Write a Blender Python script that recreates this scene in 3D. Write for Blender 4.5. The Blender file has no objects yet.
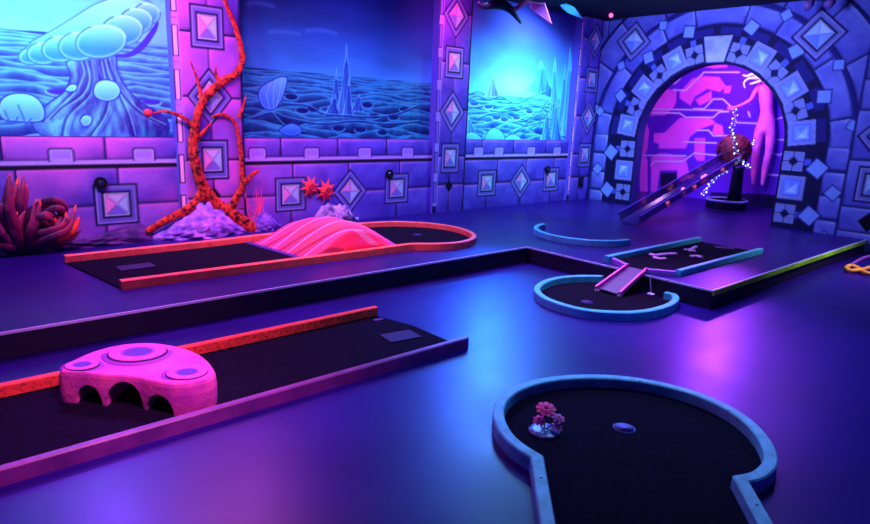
import bpy, bmesh, math, random
import numpy as np
from mathutils import Vector, Matrix
random.seed(4)
SC = bpy.context.scene
COL = SC.collection
PI = math.pi

# ---------------------------------------------------------------- colours and materials
def lin(c):
    c = np.array(c, float) / 255.0
    return np.where(c <= 0.04045, c / 12.92, ((c + 0.055) / 1.055) ** 2.4)
def rgba(c):
    l = lin(c); return (float(l[0]), float(l[1]), float(l[2]), 1.0)

def mat(name, c, rough=0.6, spec=0.3, metal=0.0, noise=0.0, nscale=8.0, bump=0.0, bscale=60.0, c2=None, speck=None, trans=0.0, emit=None, estr=0.0, alpha=1.0, coat=0.0):
    m = bpy.data.materials.new(name); m.use_nodes = True
    nt = m.node_tree; b = nt.nodes['Principled BSDF']; L = nt.links.new
    b.inputs['Base Color'].default_value = rgba(c)
    b.inputs['Roughness'].default_value = rough
    b.inputs['Specular IOR Level'].default_value = spec
    b.inputs['Metallic'].default_value = metal
    b.inputs['Transmission Weight'].default_value = trans
    b.inputs['Alpha'].default_value = alpha
    b.inputs['Coat Weight'].default_value = coat
    tc = nt.nodes.new('ShaderNodeTexCoord')
    col = None
    if noise or c2:
        n = nt.nodes.new('ShaderNodeTexNoise'); n.inputs['Scale'].default_value = nscale; n.inputs['Detail'].default_value = 4
        L(tc.outputs['Object'], n.inputs['Vector'])
        mx = nt.nodes.new('ShaderNodeMix'); mx.data_type = 'RGBA'
        r = nt.nodes.new('ShaderNodeMapRange'); r.inputs[1].default_value = 0.35; r.inputs[2].default_value = 0.65
        L(n.outputs['Fac'], r.inputs[0]); L(r.outputs[0], mx.inputs[0])
        mx.inputs[6].default_value = rgba(c)
        d = c2 if c2 else [v * (1 - noise) for v in c]
        mx.inputs[7].default_value = rgba(d)
        col = mx.outputs[2]
    if speck:
        g = nt.nodes.new('ShaderNodeNewGeometry'); sx = nt.nodes.new('ShaderNodeSeparateXYZ'); L(g.outputs['Normal'], sx.inputs[0])
        n = nt.nodes.new('ShaderNodeTexNoise'); n.inputs['Scale'].default_value = 45; n.inputs['Detail'].default_value = 6
        n.inputs['Roughness'].default_value = 0.7
        L(tc.outputs['Object'], n.inputs['Vector'])
        r = nt.nodes.new('ShaderNodeMapRange'); r.inputs[1].default_value = 0.52; r.inputs[2].default_value = 0.60
        L(n.outputs['Fac'], r.inputs[0])
        r2 = nt.nodes.new('ShaderNodeMapRange'); r2.inputs[1].default_value = 0.7; r2.inputs[2].default_value = 0.4
        L(sx.outputs['Z'], r2.inputs[0])
        mu = nt.nodes.new('ShaderNodeMath'); mu.operation = 'MULTIPLY'; L(r.outputs[0], mu.inputs[0]); L(r2.outputs[0], mu.inputs[1])
        mu2 = nt.nodes.new('ShaderNodeMath'); mu2.operation = 'MULTIPLY'; L(mu.outputs[0], mu2.inputs[0]); mu2.inputs[1].default_value = speck
        mx = nt.nodes.new('ShaderNodeMix'); mx.data_type = 'RGBA'; L(mu2.outputs[0], mx.inputs[0])
        if col: L(col, mx.inputs[6])
        else: mx.inputs[6].default_value = rgba(c)
        mx.inputs[7].default_value = rgba((30, 4, 20)); col = mx.outputs[2]
    if col: L(col, b.inputs['Base Color'])
    if bump:
        n = nt.nodes.new('ShaderNodeTexNoise'); n.inputs['Scale'].default_value = bscale; n.inputs['Detail'].default_value = 3
        L(tc.outputs['Object'], n.inputs['Vector'])
        bp = nt.nodes.new('ShaderNodeBump'); bp.inputs['Strength'].default_value = bump; bp.inputs['Distance'].default_value = 0.01
        L(n.outputs['Fac'], bp.inputs['Height']); L(bp.outputs[0], b.inputs['Normal'])
    if emit:
        b.inputs['Emission Color'].default_value = rgba(emit); b.inputs['Emission Strength'].default_value = estr
    return m

def paint_mat(name, rough=0.75, bump=0.12):
    m = bpy.data.materials.new(name); m.use_nodes = True
    nt = m.node_tree; b = nt.nodes['Principled BSDF']; L = nt.links.new
    a = nt.nodes.new('ShaderNodeVertexColor'); a.layer_name = 'paint'
    tc = nt.nodes.new('ShaderNodeTexCoord')
    n = nt.nodes.new('ShaderNodeTexNoise'); n.inputs['Scale'].default_value = 90; n.inputs['Detail'].default_value = 3
    L(tc.outputs['Object'], n.inputs['Vector'])
    r = nt.nodes.new('ShaderNodeMapRange'); r.inputs[3].default_value = 0.72; r.inputs[4].default_value = 1.25
    L(n.outputs['Fac'], r.inputs[0])
    mx = nt.nodes.new('ShaderNodeVectorMath'); mx.operation = 'SCALE'
    L(a.outputs['Color'], mx.inputs[0]); L(r.outputs[0], mx.inputs['Scale'])
    L(mx.outputs[0], b.inputs['Base Color'])
    b.inputs['Roughness'].default_value = rough; b.inputs['Specular IOR Level'].default_value = 0.15
    bp = nt.nodes.new('ShaderNodeBump'); bp.inputs['Strength'].default_value = bump; bp.inputs['Distance'].default_value = 0.004
    L(n.outputs['Fac'], bp.inputs['Height']); L(bp.outputs[0], b.inputs['Normal'])
    return m

# ---------------------------------------------------------------- object helpers
def link(o, parent=None):
    COL.objects.link(o)
    if parent is not None:
        o.parent = parent
        o.matrix_parent_inverse = Matrix.Identity(4)
    return o
def obj(name, bm, m, parent=None, loc=(0, 0, 0), smooth=False):
    me = bpy.data.meshes.new(name); bmesh.ops.recalc_face_normals(bm, faces=bm.faces[:]); bm.to_mesh(me); bm.free()
    for mm in (m if isinstance(m, (list, tuple)) else [m]): me.materials.append(mm)
    if smooth:
        for p in me.polygons: p.use_smooth = True
    o = bpy.data.objects.new(name, me)
    link(o, parent)
    if parent is not None:                    # geometry is written in world metres: bring it to the parent's frame
        off = Vector(parent.matrix_world.translation) if parent.parent is None else Vector(parent['_w'])
        me.transform(Matrix.Translation(-off)); o['_w'] = tuple(off)
    o.location = loc
    return o
def thing(name, label, cat, loc, group=None):
    o = bpy.data.objects.new(name, None); COL.objects.link(o); o.location = loc; o.matrix_world = Matrix.Translation(loc)
    o.empty_display_size = 0.1
    o['label'] = label; o['category'] = cat
    if group: o['group'] = group
    return o
def tag(o, label, cat, group=None):
    o['label'] = label; o['category'] = cat
    if group: o['group'] = group
    return o
def struct(o):
    o['kind'] = 'structure'; return o
def centre_origin(o):                          # a thing that is one mesh: put its origin at its base
    me = o.data; vs = [v.co for v in me.vertices]
    c = Vector((sum(v.x for v in vs) / len(vs), sum(v.y for v in vs) / len(vs), min(v.z for v in vs)))
    me.transform(Matrix.Translation(-c)); o.location = c; return o

def box(bm, a, b, bev=0.0):
    x0, y0, z0 = [min(a[i], b[i]) for i in range(3)]; x1, y1, z1 = [max(a[i], b[i]) for i in range(3)]
    g = bmesh.ops.create_cube(bm, size=1)
    bmesh.ops.scale(bm, vec=(x1 - x0, y1 - y0, z1 - z0), verts=g['verts'])
    bmesh.ops.translate(bm, vec=((x0 + x1) / 2, (y0 + y1) / 2, (z0 + z1) / 2), verts=g['verts'])
    if bev:
        es = list({e for v in g['verts'] for e in v.link_edges})
        bmesh.ops.bevel(bm, geom=es, offset=bev, segments=2, affect='EDGES')
def catmull(P, n=8, closed=False):
    P = [np.array(p, float) for p in P]; out = []; N = len(P)
    for i in range(N if closed else N - 1):
        if closed: a, b, c, d = P[i - 1], P[i], P[(i + 1) % N], P[(i + 2) % N]
        else: a, b, c, d = P[max(i - 1, 0)], P[i], P[i + 1], P[min(i + 2, N - 1)]
        for k in range(n):
            t = k / n
            out.append(0.5 * ((2 * b) + (c - a) * t + (2 * a - 5 * b + 4 * c - d) * t * t + (3 * b - a - 3 * c + d) * t ** 3))
    if not closed: out.append(P[-1])
    return out
def tube(bm, pts, rad, seg=8, flat=(1, 1, 1), cap=True):
    pts = [Vector([float(q) for q in p]) for p in pts]; N = len(pts)
    rs = rad if isinstance(rad, (list, tuple)) else [rad] * N
    rings = []; up = None
    for i, p in enumerate(pts):
        t = (pts[min(i + 1, N - 1)] - pts[max(i - 1, 0)]).normalized()
        if up is None: up = t.orthogonal().normalized()
        up = (up - t * up.dot(t))
        if up.length < 1e-5: up = t.orthogonal()
        up.normalize(); sd = t.cross(up)
        r = []
        for k in range(seg):
            a = 2 * PI * k / seg
            d = (up * math.cos(a) + sd * math.sin(a)) * rs[i]
            r.append(bm.verts.new(p + Vector((d.x * flat[0], d.y * flat[1], d.z * flat[2]))))
        rings.append(r)
    for i in range(N - 1):
        for k in range(seg):
            bm.faces.new((rings[i][k], rings[i][(k + 1) % seg], rings[i + 1][(k + 1) % seg], rings[i + 1][k]))
    if cap:
        bm.faces.new(rings[0][::-1]); bm.faces.new(rings[-1])
def lathe(bm, prof, c, seg=32, close=True):
    rings = []
    for r, z in prof:
        rings.append([bm.verts.new((c[0] + r * math.cos(2 * PI * k / seg), c[1] + r * math.sin(2 * PI * k / seg), c[2] + z)) for k in range(seg)])
    for i in range(len(rings) - 1):
        for k in range(seg): bm.faces.new((rings[i][k], rings[i][(k + 1) % seg], rings[i + 1][(k + 1) % seg], rings[i + 1][k]))
    if close: bm.faces.new(rings[0][::-1]); bm.faces.new(rings[-1])
def prism(bm, pts, z0, z1):
    lo = [bm.verts.new((p[0], p[1], z0)) for p in pts]; hi = [bm.verts.new((p[0], p[1], z1)) for p in pts]
    n = len(pts)
    for i in range(n): bm.faces.new((lo[i], lo[(i + 1) % n], hi[(i + 1) % n], hi[i]))
    bm.faces.new(lo[::-1]); bm.faces.new(hi)
def timber(bm, path, w=0.055, z0=0.0, h=0.07, ch=0.007, closed=False):
    """a rail of rectangular section with softened arrises swept along a path on the floor"""
    P = [np.array(p[:2], float) for p in path]; N = len(P); rings = []
    for i in range(N):
        if closed: a, b = P[i - 1], P[(i + 1) % N]
        else: a, b = P[max(i - 1, 0)], P[min(i + 1, N - 1)]
        d1 = P[i] - a if (i or closed) else b - P[i]; d2 = b - P[i] if (i < N - 1 or closed) else P[i] - a
        d1 = d1 / np.linalg.norm(d1); d2 = d2 / np.linalg.norm(d2)
        t = d1 + d2; t /= np.linalg.norm(t); n = np.array([-t[1], t[0]])
        m = 1 / max(0.5, float(np.dot(n, np.array([-d1[1], d1[0]]))))
        hw = w / 2 * m; c = ch * m
        prof = [(-hw, z0), (-hw, z0 + h - ch), (-hw + c, z0 + h), (hw - c, z0 + h), (hw, z0 + h - ch), (hw, z0)]
        rings.append([bm.verts.new((P[i][0] + n[0] * u, P[i][1] + n[1] * u, z)) for u, z in prof])
    for i in range(N if closed else N - 1):
        for k in range(6):
            bm.faces.new((rings[i][k], rings[i][(k + 1) % 6], rings[(i + 1) % N][(k + 1) % 6], rings[(i + 1) % N][k]))
    if not closed: bm.faces.new(rings[0][::-1]); bm.faces.new(rings[-1])
def arc(c, r, a0, a1, n=28):
    return [(c[0] + r * math.cos(math.radians(a0 + (a1 - a0) * i / n)), c[1] + r * math.sin(math.radians(a0 + (a1 - a0) * i / n))) for i in range(n + 1)]

# ---------------------------------------------------------------- a painter's canvas: murals are paint on a fine grid, in metres of the wall
def vnoise(u, v, seed=0):
    r = np.random.RandomState(seed).rand(257, 257)
    iu = np.floor(u).astype(int); iv = np.floor(v).astype(int); fu = u - iu; fv = v - iv
    fu = fu * fu * (3 - 2 * fu); fv = fv * fv * (3 - 2 * fv); iu %= 256; iv %= 256
    return (r[iu, iv] * (1 - fu) + r[iu + 1, iv] * fu) * (1 - fv) + (r[iu, iv + 1] * (1 - fu) + r[iu + 1, iv + 1] * fu) * fv
def fbm(u, v, s=1, seed=0, o=3):
    t = 0; a = 0.5; w = 0
    for k in range(o):
        t = t + a * vnoise(u * s + 17.3 * k + 50, v * s + 9.1 * k + 50, seed + k); w += a; a *= 0.5; s *= 2.1
    return t / w
class Canvas:
    def __init__(s, u0, u1, v0, v1, res):
        s.nu = int(round((u1 - u0) / res)) + 1; s.nv = int(round((v1 - v0) / res)) + 1; s.res = res
        s.u = np.linspace(u0, u1, s.nu); s.v = np.linspace(v0, v1, s.nv)
        s.U, s.V = np.meshgrid(s.u, s.v, indexing='ij'); s.C = np.zeros((s.nu, s.nv, 3))
    def fill(s, f): s.C[:] = f(s.U, s.V) if callable(f) else np.array(f, float)
    def win(s, pts, m):
        p = np.array(pts, float); m += 2 * s.res
        i0 = max(0, np.searchsorted(s.u, p[:, 0].min() - m) - 1); i1 = np.searchsorted(s.u, p[:, 0].max() + m) + 1
        j0 = max(0, np.searchsorted(s.v, p[:, 1].min() - m) - 1); j1 = np.searchsorted(s.v, p[:, 1].max() + m) + 1
        return slice(i0, i1), slice(j0, j1)
    def dist(s, pts, W, closed):
        U, V = s.U[W], s.V[W]; d = np.full(U.shape, 1e9); ins = np.zeros(U.shape, bool); P = [tuple(map(float, p)) for p in pts]
        n = len(P)
        for i in range(n if closed else n - 1):
            (x0, y0), (x1, y1) = P[i], P[(i + 1) % n]
            dx, dy = x1 - x0, y1 - y0; L = dx * dx + dy * dy + 1e-12
            t = np.clip(((U - x0) * dx + (V - y0) * dy) / L, 0, 1)
            d = np.minimum(d, (U - x0 - t * dx) ** 2 + (V - y0 - t * dy) ** 2)
            if closed and y0 != y1:
                c = ((y0 > V) != (y1 > V)) & (U < (x1 - x0) * (V - y0) / (y1 - y0) + x0); ins ^= c
        d = np.sqrt(d)
        return np.where(ins, -d, d) if closed else d
    def blend(s, W, a, col):
        a = a[..., None]; s.C[W] = s.C[W] * (1 - a) + col * a
    def poly(s, pts, col, soft=None, op=1.0, edge=None, ew=0.02, rim=None, rw=0.03):
        """fill; col may be f(U,V,d); rim = lighter airbrushed border inside, edge = outline"""
        soft = soft or s.res * 0.9
        W = s.win(pts, soft + ew); 
        if s.U[W].size == 0: return
        d = s.dist(pts, W, True)
        c = col(s.U[W], s.V[W], d) if callable(col) else np.broadcast_to(np.array(col, float), s.C[W].shape)
        if rim is not None:
            t = np.clip(1 + d / rw, 0, 1)[..., None] ** 1.5; c = c * (1 - t) + np.array(rim, float) * t
        s.blend(W, np.clip(0.5 - d / soft, 0, 1) * op, c)
        if edge is not None: s.blend(W, np.clip(1.2 - np.abs(d) / (ew * 0.5 + 1e-6) * 0.9, 0, 1), np.array(edge, float))
    def line(s, pts, w, col, op=1.0, soft=None):
        soft = soft or s.res * 0.9
        W = s.win(pts, w + soft)
        if s.U[W].size == 0: return
        d = s.dist(pts, W, False)
        c = col(s.U[W], s.V[W], d) if callable(col) else np.array(col, float)
        s.blend(W, np.clip(0.5 + (w / 2 - d) / soft, 0, 1) * op, c)
    def mesh(s, name, fn, m, keep=None, mover=None):
        """fn(u,v)->x,y,z arrays"""
        X, Y, Z = fn(s.U, s.V); co = np.stack([X, Y, Z], -1).reshape(-1, 3)
        idx = np.arange(s.nu * s.nv).reshape(s.nu, s.nv)
        q = np.stack([idx[:-1, :-1], idx[1:, :-1], idx[1:, 1:], idx[:-1, 1:]], -1).reshape(-1, 4)
        col = np.ones((s.nu * s.nv, 4)); col[:, :3] = lin(np.clip(s.C, 0, 255)).reshape(-1, 3)
        if keep is not None:
            k = keep(s.U, s.V).reshape(-1); q = q[k[q].any(axis=1)]
            used = np.unique(q); inside = used[~k[used]]
            co = mover(co, inside)
            mp = -np.ones(len(co), int); mp[used] = np.arange(len(used)); q = mp[q]; co = co[used]; col = col[used]
        me = bpy.data.meshes.new(name); me.vertices.add(len(co)); me.vertices.foreach_set('co', co.astype(np.float32).ravel())
        me.loops.add(q.size); me.loops.foreach_set('vertex_index', q.astype(np.int32).ravel())
        me.polygons.add(len(q)); me.polygons.foreach_set('loop_start', np.arange(0, q.size, 4, dtype=np.int32))
        me.update(calc_edges=True)
        a = me.color_attributes.new('paint', 'FLOAT_COLOR', 'POINT'); a.data.foreach_set('color', col.astype(np.float32).ravel())
        me.materials.append(m)
        o = bpy.data.objects.new(name, me); COL.objects.link(o); return o

def sq(c, h, rot=0, hv=None):
    hv = hv or h
    P = [(-h, -hv), (h, -hv), (h, hv), (-h, hv)]; a = math.radians(rot)
    return [(c[0] + x * math.cos(a) - y * math.sin(a), c[1] + x * math.sin(a) + y * math.cos(a)) for x, y in P]
def dia(c, h, hv): return [(c[0] - h, c[1]), (c[0], c[1] - hv), (c[0] + h, c[1]), (c[0], c[1] + hv)]

INK = (26, 14, 84)
MP = None
MP = paint_mat('mural_paint')
MPB = paint_mat('wall_paint')
WY = 6.95; WX = 10.0; PH = 0.18; CH = 3.38

STONE = np.array((118, 104, 246.)); STONE_HI = np.array((232, 126, 240.)); STONE_LO = np.array((66, 46, 180.))
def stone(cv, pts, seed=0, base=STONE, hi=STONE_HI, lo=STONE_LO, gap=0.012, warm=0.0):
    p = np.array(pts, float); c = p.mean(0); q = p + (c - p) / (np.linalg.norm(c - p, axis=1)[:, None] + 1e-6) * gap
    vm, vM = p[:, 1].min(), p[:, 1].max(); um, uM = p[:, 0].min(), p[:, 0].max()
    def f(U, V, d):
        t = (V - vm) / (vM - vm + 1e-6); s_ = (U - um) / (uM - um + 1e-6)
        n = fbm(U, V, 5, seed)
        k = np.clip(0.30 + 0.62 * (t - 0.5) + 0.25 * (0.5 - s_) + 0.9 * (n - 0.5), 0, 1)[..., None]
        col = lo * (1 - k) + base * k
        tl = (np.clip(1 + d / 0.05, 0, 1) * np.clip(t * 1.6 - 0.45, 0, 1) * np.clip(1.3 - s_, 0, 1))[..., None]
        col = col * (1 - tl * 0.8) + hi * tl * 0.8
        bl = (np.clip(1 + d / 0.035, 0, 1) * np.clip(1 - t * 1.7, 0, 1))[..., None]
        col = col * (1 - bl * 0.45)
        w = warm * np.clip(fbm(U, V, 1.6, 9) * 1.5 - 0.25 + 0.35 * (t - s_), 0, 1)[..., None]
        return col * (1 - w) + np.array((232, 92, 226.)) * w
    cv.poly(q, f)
def rect(u0, u1, v0, v1): return [(u0, v0), (u1, v0), (u1, v1), (u0, v1)]
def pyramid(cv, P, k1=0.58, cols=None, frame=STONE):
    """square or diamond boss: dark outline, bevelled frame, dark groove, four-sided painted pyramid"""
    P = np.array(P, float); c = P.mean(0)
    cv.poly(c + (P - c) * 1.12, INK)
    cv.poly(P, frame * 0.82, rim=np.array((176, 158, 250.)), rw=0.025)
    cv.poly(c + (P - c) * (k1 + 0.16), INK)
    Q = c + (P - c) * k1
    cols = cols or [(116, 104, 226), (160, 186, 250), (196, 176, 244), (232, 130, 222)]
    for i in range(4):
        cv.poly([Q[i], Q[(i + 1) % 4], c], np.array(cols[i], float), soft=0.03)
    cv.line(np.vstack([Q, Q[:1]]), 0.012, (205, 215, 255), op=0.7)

# ----- left wall: the painted band under the murals
def band_paint(cv, X0, X1):
    cv.fill(np.array(INK, float) * 1.3)
    warm = lambda x: float(np.clip(1.15 - (x - 0.5) / 4.2, 0.06, 0.85))
    def row(js, z0, z1, sd):
        js = sorted(js)
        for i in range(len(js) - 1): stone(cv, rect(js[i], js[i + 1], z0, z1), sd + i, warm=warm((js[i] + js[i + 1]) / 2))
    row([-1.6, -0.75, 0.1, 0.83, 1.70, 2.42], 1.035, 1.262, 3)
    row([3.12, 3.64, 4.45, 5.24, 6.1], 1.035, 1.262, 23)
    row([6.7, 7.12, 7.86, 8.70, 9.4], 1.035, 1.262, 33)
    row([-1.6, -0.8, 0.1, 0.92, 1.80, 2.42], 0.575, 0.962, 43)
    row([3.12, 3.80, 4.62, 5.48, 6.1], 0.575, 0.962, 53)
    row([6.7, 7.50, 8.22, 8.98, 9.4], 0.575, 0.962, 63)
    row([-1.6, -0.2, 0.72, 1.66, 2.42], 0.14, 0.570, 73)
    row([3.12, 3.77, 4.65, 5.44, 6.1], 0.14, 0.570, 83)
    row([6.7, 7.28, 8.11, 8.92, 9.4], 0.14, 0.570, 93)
    # chair rail: pale lip, with the dark beneath it put in as black paint
    for a, b in ((-1.6, 2.42), (3.12, 6.1), (6.7, 9.4)):
        cv.poly(rect(a, b, 0.988, 1.032), (176, 140, 250), rim=(214, 168, 255), rw=0.02)
        cv.line([(a, 1.034), (b, 1.034)], 0.010, (120, 70, 200))
        cv.poly(rect(a, b, 0.948, 0.988), (12, 6, 34))
    for c in (0.35, 1.31, 2.07, 3.34, 4.07, 4.88, 5.62, 7.05, 7.52, 8.32, 9.03):
        m = [(c - 0.10, 1.03), (c - 0.10, 1.125), (c - 0.085, 1.14), (c + 0.085, 1.14), (c + 0.10, 1.125), (c + 0.10, 1.03)]
        cv.line(m, 0.028, INK); cv.poly(m, (160, 122, 246), rim=(206, 160, 255), rw=0.03)
        cv.poly(rect(c - 0.098, c + 0.098, 1.0, 1.04), (176, 140, 250))
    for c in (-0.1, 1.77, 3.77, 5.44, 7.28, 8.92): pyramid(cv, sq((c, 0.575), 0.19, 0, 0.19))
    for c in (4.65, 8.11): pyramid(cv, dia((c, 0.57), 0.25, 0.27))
cv = Canvas(-1.6, 9.42, 0.14, 1.262, 0.0125); band_paint(cv, -1.6, 9.42)
wl = struct(cv.mesh('wall_left', lambda u, v: (u, np.full_like(u, WY), v), MPB))
# solid wall body behind it: sill top, recess back
WB = mat('wall_body', (96, 78, 214), 0.8)
bm = bmesh.new(); box(bm, (-1.6, WY + 0.004, 0), (10.0, 7.10, 1.258)); box(bm, (-1.6, 7.07, 0), (10.0, 7.2, CH)); wbk = struct(obj('wall_left', bm, WB))

# ----- pilasters standing a little proud of the wall
def pilaster(x0, x1, items, seed, warm, bars, n):
    cv = Canvas(x0, x1, 0.14, CH, 0.0125); cv.fill(INK)
    xc = (x0 + x1) / 2
    hs = [0.14, 0.60, 1.02, 1.70, 2.36, 3.04, CH]
    for i in range(len(hs) - 1):
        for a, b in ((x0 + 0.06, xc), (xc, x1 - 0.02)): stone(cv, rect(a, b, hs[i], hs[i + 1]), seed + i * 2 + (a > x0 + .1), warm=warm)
    for i in range(7):                        # the toothed strip down the left side
        z0 = 0.30 + i * 0.44
        cv.poly(rect(x0, x0 + 0.085, z0 - 0.02, z0 + 0.42), np.array((170, 110, 246)) if bars else (150, 130, 246))
        cv.poly(rect(x0 + 0.012, x0 + 0.062, z0 + 0.04, z0 + 0.34), (246, 170, 250) if bars else (120, 90, 235), edge=INK, ew=0.012)
    for k, z, c in items:
        c = xc if c is None else c
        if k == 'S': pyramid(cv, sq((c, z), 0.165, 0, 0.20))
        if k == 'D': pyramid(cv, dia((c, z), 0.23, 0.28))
        if k == 'B': cv.poly(dia((c, z), 0.075, 0.095), (10, 5, 30))
    o = struct(cv.mesh('trim_%d' % n, lambda u, v: (u, np.full_like(u, WY - 0.05), v), MPB))
    bm = bmesh.new(); box(bm, (x0, WY - 0.048, 0), (x1, 7.12, CH)); b = struct(obj('trim_%d' % n, bm, WB))
pilaster(2.40, 3.16, [('D', 3.05, None), ('S', 2.42, None), ('D', 1.70, None), ('S', 1.02, None), ('B', 0.62, None)], 5, 0.9, True, 1)
pilaster(6.08, 6.72, [('D', 3.0, None), ('S', 2.36, None), ('D', 1.66, None), ('S', 0.99, None), ('B', 0.57, None)], 25, 0.12, False, 2)
pilaster(9.35, 10.0, [('D', 3.0, 9.80), ('S', 2.34, 9.80), ('D', 1.67, 9.80), ('S', 1.0, 9.80)], 45, 0.15, True, 3)

# ----- the three landscape murals, painted panels set back between the pilasters
def seabed(cv, z_h, z_b, light, dark, seed, dens=1.0):
    """contoured alien sea from horizon z_h down to z_b"""
    rn = np.random.RandomState(seed); n = int(19 * dens)
    L_, D_ = np.array(light, float), np.array(dark, float)
    for i in range(n + 1):
        f = i / n; zb = z_h - (z_h - z_b) * f ** 1.35; gap = (z_h - z_b) * (1.35 * f ** .35 / n + .012)
        u = cv.u; amp = 0.012 + 0.13 * f ** 1.1
        h = zb + amp * ((fbm(u * (2.6 - 1.2 * f), u * 0 + i * 3.7, 1, seed + i, 3) - .5) * 1.6) + amp * .25 * np.sin(u * (9 - 4 * f) + rn.rand() * 9)
        H = h[:, None]; d = H - cv.V
        tex = fbm(cv.U * 2.2, cv.V * 5 + d * 6, 4, seed + 40 + i, 2)
        k = 0.74 - 0.75 * np.clip(d / (gap * 2.2), 0, 1) ** .7 + 0.42 * np.exp(-(d / (gap * .28 + .006)) ** 2) + 0.55 * (tex - .5)
        k = np.clip(k + .10 * (1 - f), 0, 1)[..., None]
        a = np.clip(d / 0.010, 0, 1)[..., None]
        cv.C[:] = cv.C * (1 - a) + (D_ * (1 - k) + L_ * k) * a
def crater(cv, c, a, b, dark, light):
    P = [(c[0] + a * math.cos(t), c[1] + b * math.sin(t)) for t in np.linspace(0, 2 * PI, 20)[:-1]]
    cv.poly(P, dark, soft=0.03); cv.line([(c[0] + a * 1.15 * math.cos(t), c[1] + b * 1.25 * math.sin(t)) for t in np.linspace(PI, 2 * PI, 14)], 0.018, light, op=0.8)
def spire(cv, base_l, base_r, tip, light, dark, seed=0):
    bl, br, tp = [np.array(p, float) for p in (base_l, base_r, tip)]; mid = (bl + br) / 2
    L_ = catmull([bl, bl * .50 + mid * .15 + tp * .35, tp], 6); R_ = catmull([tp, br * .50 + mid * .15 + tp * .35, br], 6)
    rn = random.Random(seed); P = L_ + R_[1:]
    w = br[0] - bl[0]
    P = [p + np.array([rn.uniform(-.03, .03) * w, 0]) for p in P]
    def f(U, V, d):
        s_ = np.clip((U - bl[0]) / w, 0, 1); n = fbm(U * 6, V, 4, seed)
        k = np.clip(0.95 - 1.1 * s_ + 0.6 * (n - 0.5), 0, 1)[..., None]
        return np.array(dark, float) * (1 - k) + np.array(light, float) * k
    cv.poly(P, f, rim=light, rw=0.025)
    for k in range(3):
        x = bl[0] + w * (0.25 + 0.25 * k); cv.line([(x, bl[1]), (tp[0] * .75 + x * .25, bl[1] + (tp[1] - bl[1]) * .72)], 0.014, dark, op=0.7)
def blob(cv, P, light, dark, lobes=None, outline=None):
    P = catmull(P, 6, True); p = np.array(P)
    x0, x1, y0, y1 = p[:, 0].min(), p[:, 0].max(), p[:, 1].min(), p[:, 1].max()
    def f(U, V, d):
        k = np.clip(0.15 + 0.95 * (V - y0) / (y1 - y0), 0, 1)[..., None]
        return np.array(dark, float) * (1 - k) + np.array(light, float) * k
    cv.poly(P, f, rim=np.minimum(np.array(light, float) * 1.12, 255), rw=0.03, edge=outline, ew=0.018)
def panel(name, x0, x1, z0, z1, cv, label):
    root = cv.mesh(name, lambda u, v: (u, np.full_like(u, 7.03), v), MP)
    bm = bmesh.new(); box(bm, (x0, 7.032, z0), (x1, 7.068, z1)); me = bpy.data.meshes.new('t'); bm.to_mesh(me); bm.free()
    # join the board into the painted face so that the panel is one solid thing
    b2 = bmesh.new(); b2.from_mesh(root.data); b2.from_mesh(me); b2.faces.ensure_lookup_table()
    b2.to_mesh(root.data); b2.free()
    tag(root, label, 'mural', 'landscape murals between the pilasters'); centre_origin(root); return root

CY = (96, 226, 255); CYD = (40, 96, 214); CYL = (170, 246, 255); VIO = (86, 52, 214)
# mural 1: giant scalloped mushroom
M = Canvas(-1.2, 2.40, 1.262, CH, 0.0085)
def sky1(U, V):
    t = np.clip((V - 2.0) / 1.2, 0, 1)[..., None]; n = fbm(U, V * 2.2, 1.1, 5)[..., None]
    c = np.array((120, 206, 240.)) * (1 - t) + np.array((60, 170, 226.)) * t
    return c * (0.72 + 0.46 * n)
M.fill(sky1); seabed(M, 2.22, 1.26, (90, 186, 236), (26, 26, 128), 11)
for q in ((1.55, 1.56), (2.2, 1.62), (2.05, 1.36), (1.35, 1.68), (0.4, 1.6)): crater(M, q, 0.09, 0.03, (58, 40, 190), (120, 200, 255))
# stem with spreading roots
stem = [(1.466, 1.982), (1.470, 1.843), (1.406, 1.686), (1.257, 1.564), (1.107, 1.395), (1.207, 1.256), (1.512, 1.245), (1.813, 1.247), (2.304, 1.259), (2.350, 1.453), (2.103, 1.614), (1.954, 1.770), (1.888, 1.926), (1.860, 2.068)]
def fstem(U, V, d):
    n = fbm(U * 2.3, V, 5, 21); k = np.clip(0.45 + 1.5 * (n - 0.5) + 0.25 * (2.0 - U), 0, 1)[..., None]
    return np.array((46, 32, 146.)) * (1 - k) + np.array((96, 206, 240.)) * k
M.poly(catmull(stem, 4, True), fstem, edge=(40, 40, 170), ew=0.016)
for L_ in ([(1.547, 1.976), (1.561, 1.850), (1.476, 1.690), (1.297, 1.502), (1.197, 1.397)], [(1.644, 1.984), (1.654, 1.804), (1.592, 1.644), (1.409, 1.454), (1.347, 1.270)], [(1.730, 1.992), (1.753, 1.811), (1.794, 1.680), (1.727, 1.463), (1.587, 1.259)],
           [(1.807, 2.024), (1.846, 1.870), (1.923, 1.687), (2.096, 1.502), (2.312, 1.394)], [(1.768, 2.008), (1.801, 1.840), (1.895, 1.659), (1.960, 1.470), (2.000, 1.276)], [(1.595, 1.980), (1.612, 1.827), (1.546, 1.668), (1.369, 1.530), (1.267, 1.424)]):
    P = catmull(L_, 6); M.line(np.array(P) + (0.075, 0.0), 0.014, (50, 36, 150), op=0.6, soft=0.03); M.line(np.array(P) - (0.05, 0.0), 0.012, (120, 206, 246), op=0.45, soft=0.03); M.line(P, 0.022, (34, 24, 120), op=0.7, soft=0.02); M.line(np.array(P) + (0.025, 0.0), 0.011, (130, 220, 246), op=0.6)
under = [(1.847, 2.067), (2.003, 2.094), (2.142, 2.214), (2.312, 2.433), (2.298, 2.338), (2.165, 2.149), (2.026, 2.057), (1.884, 2.044)]
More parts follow.
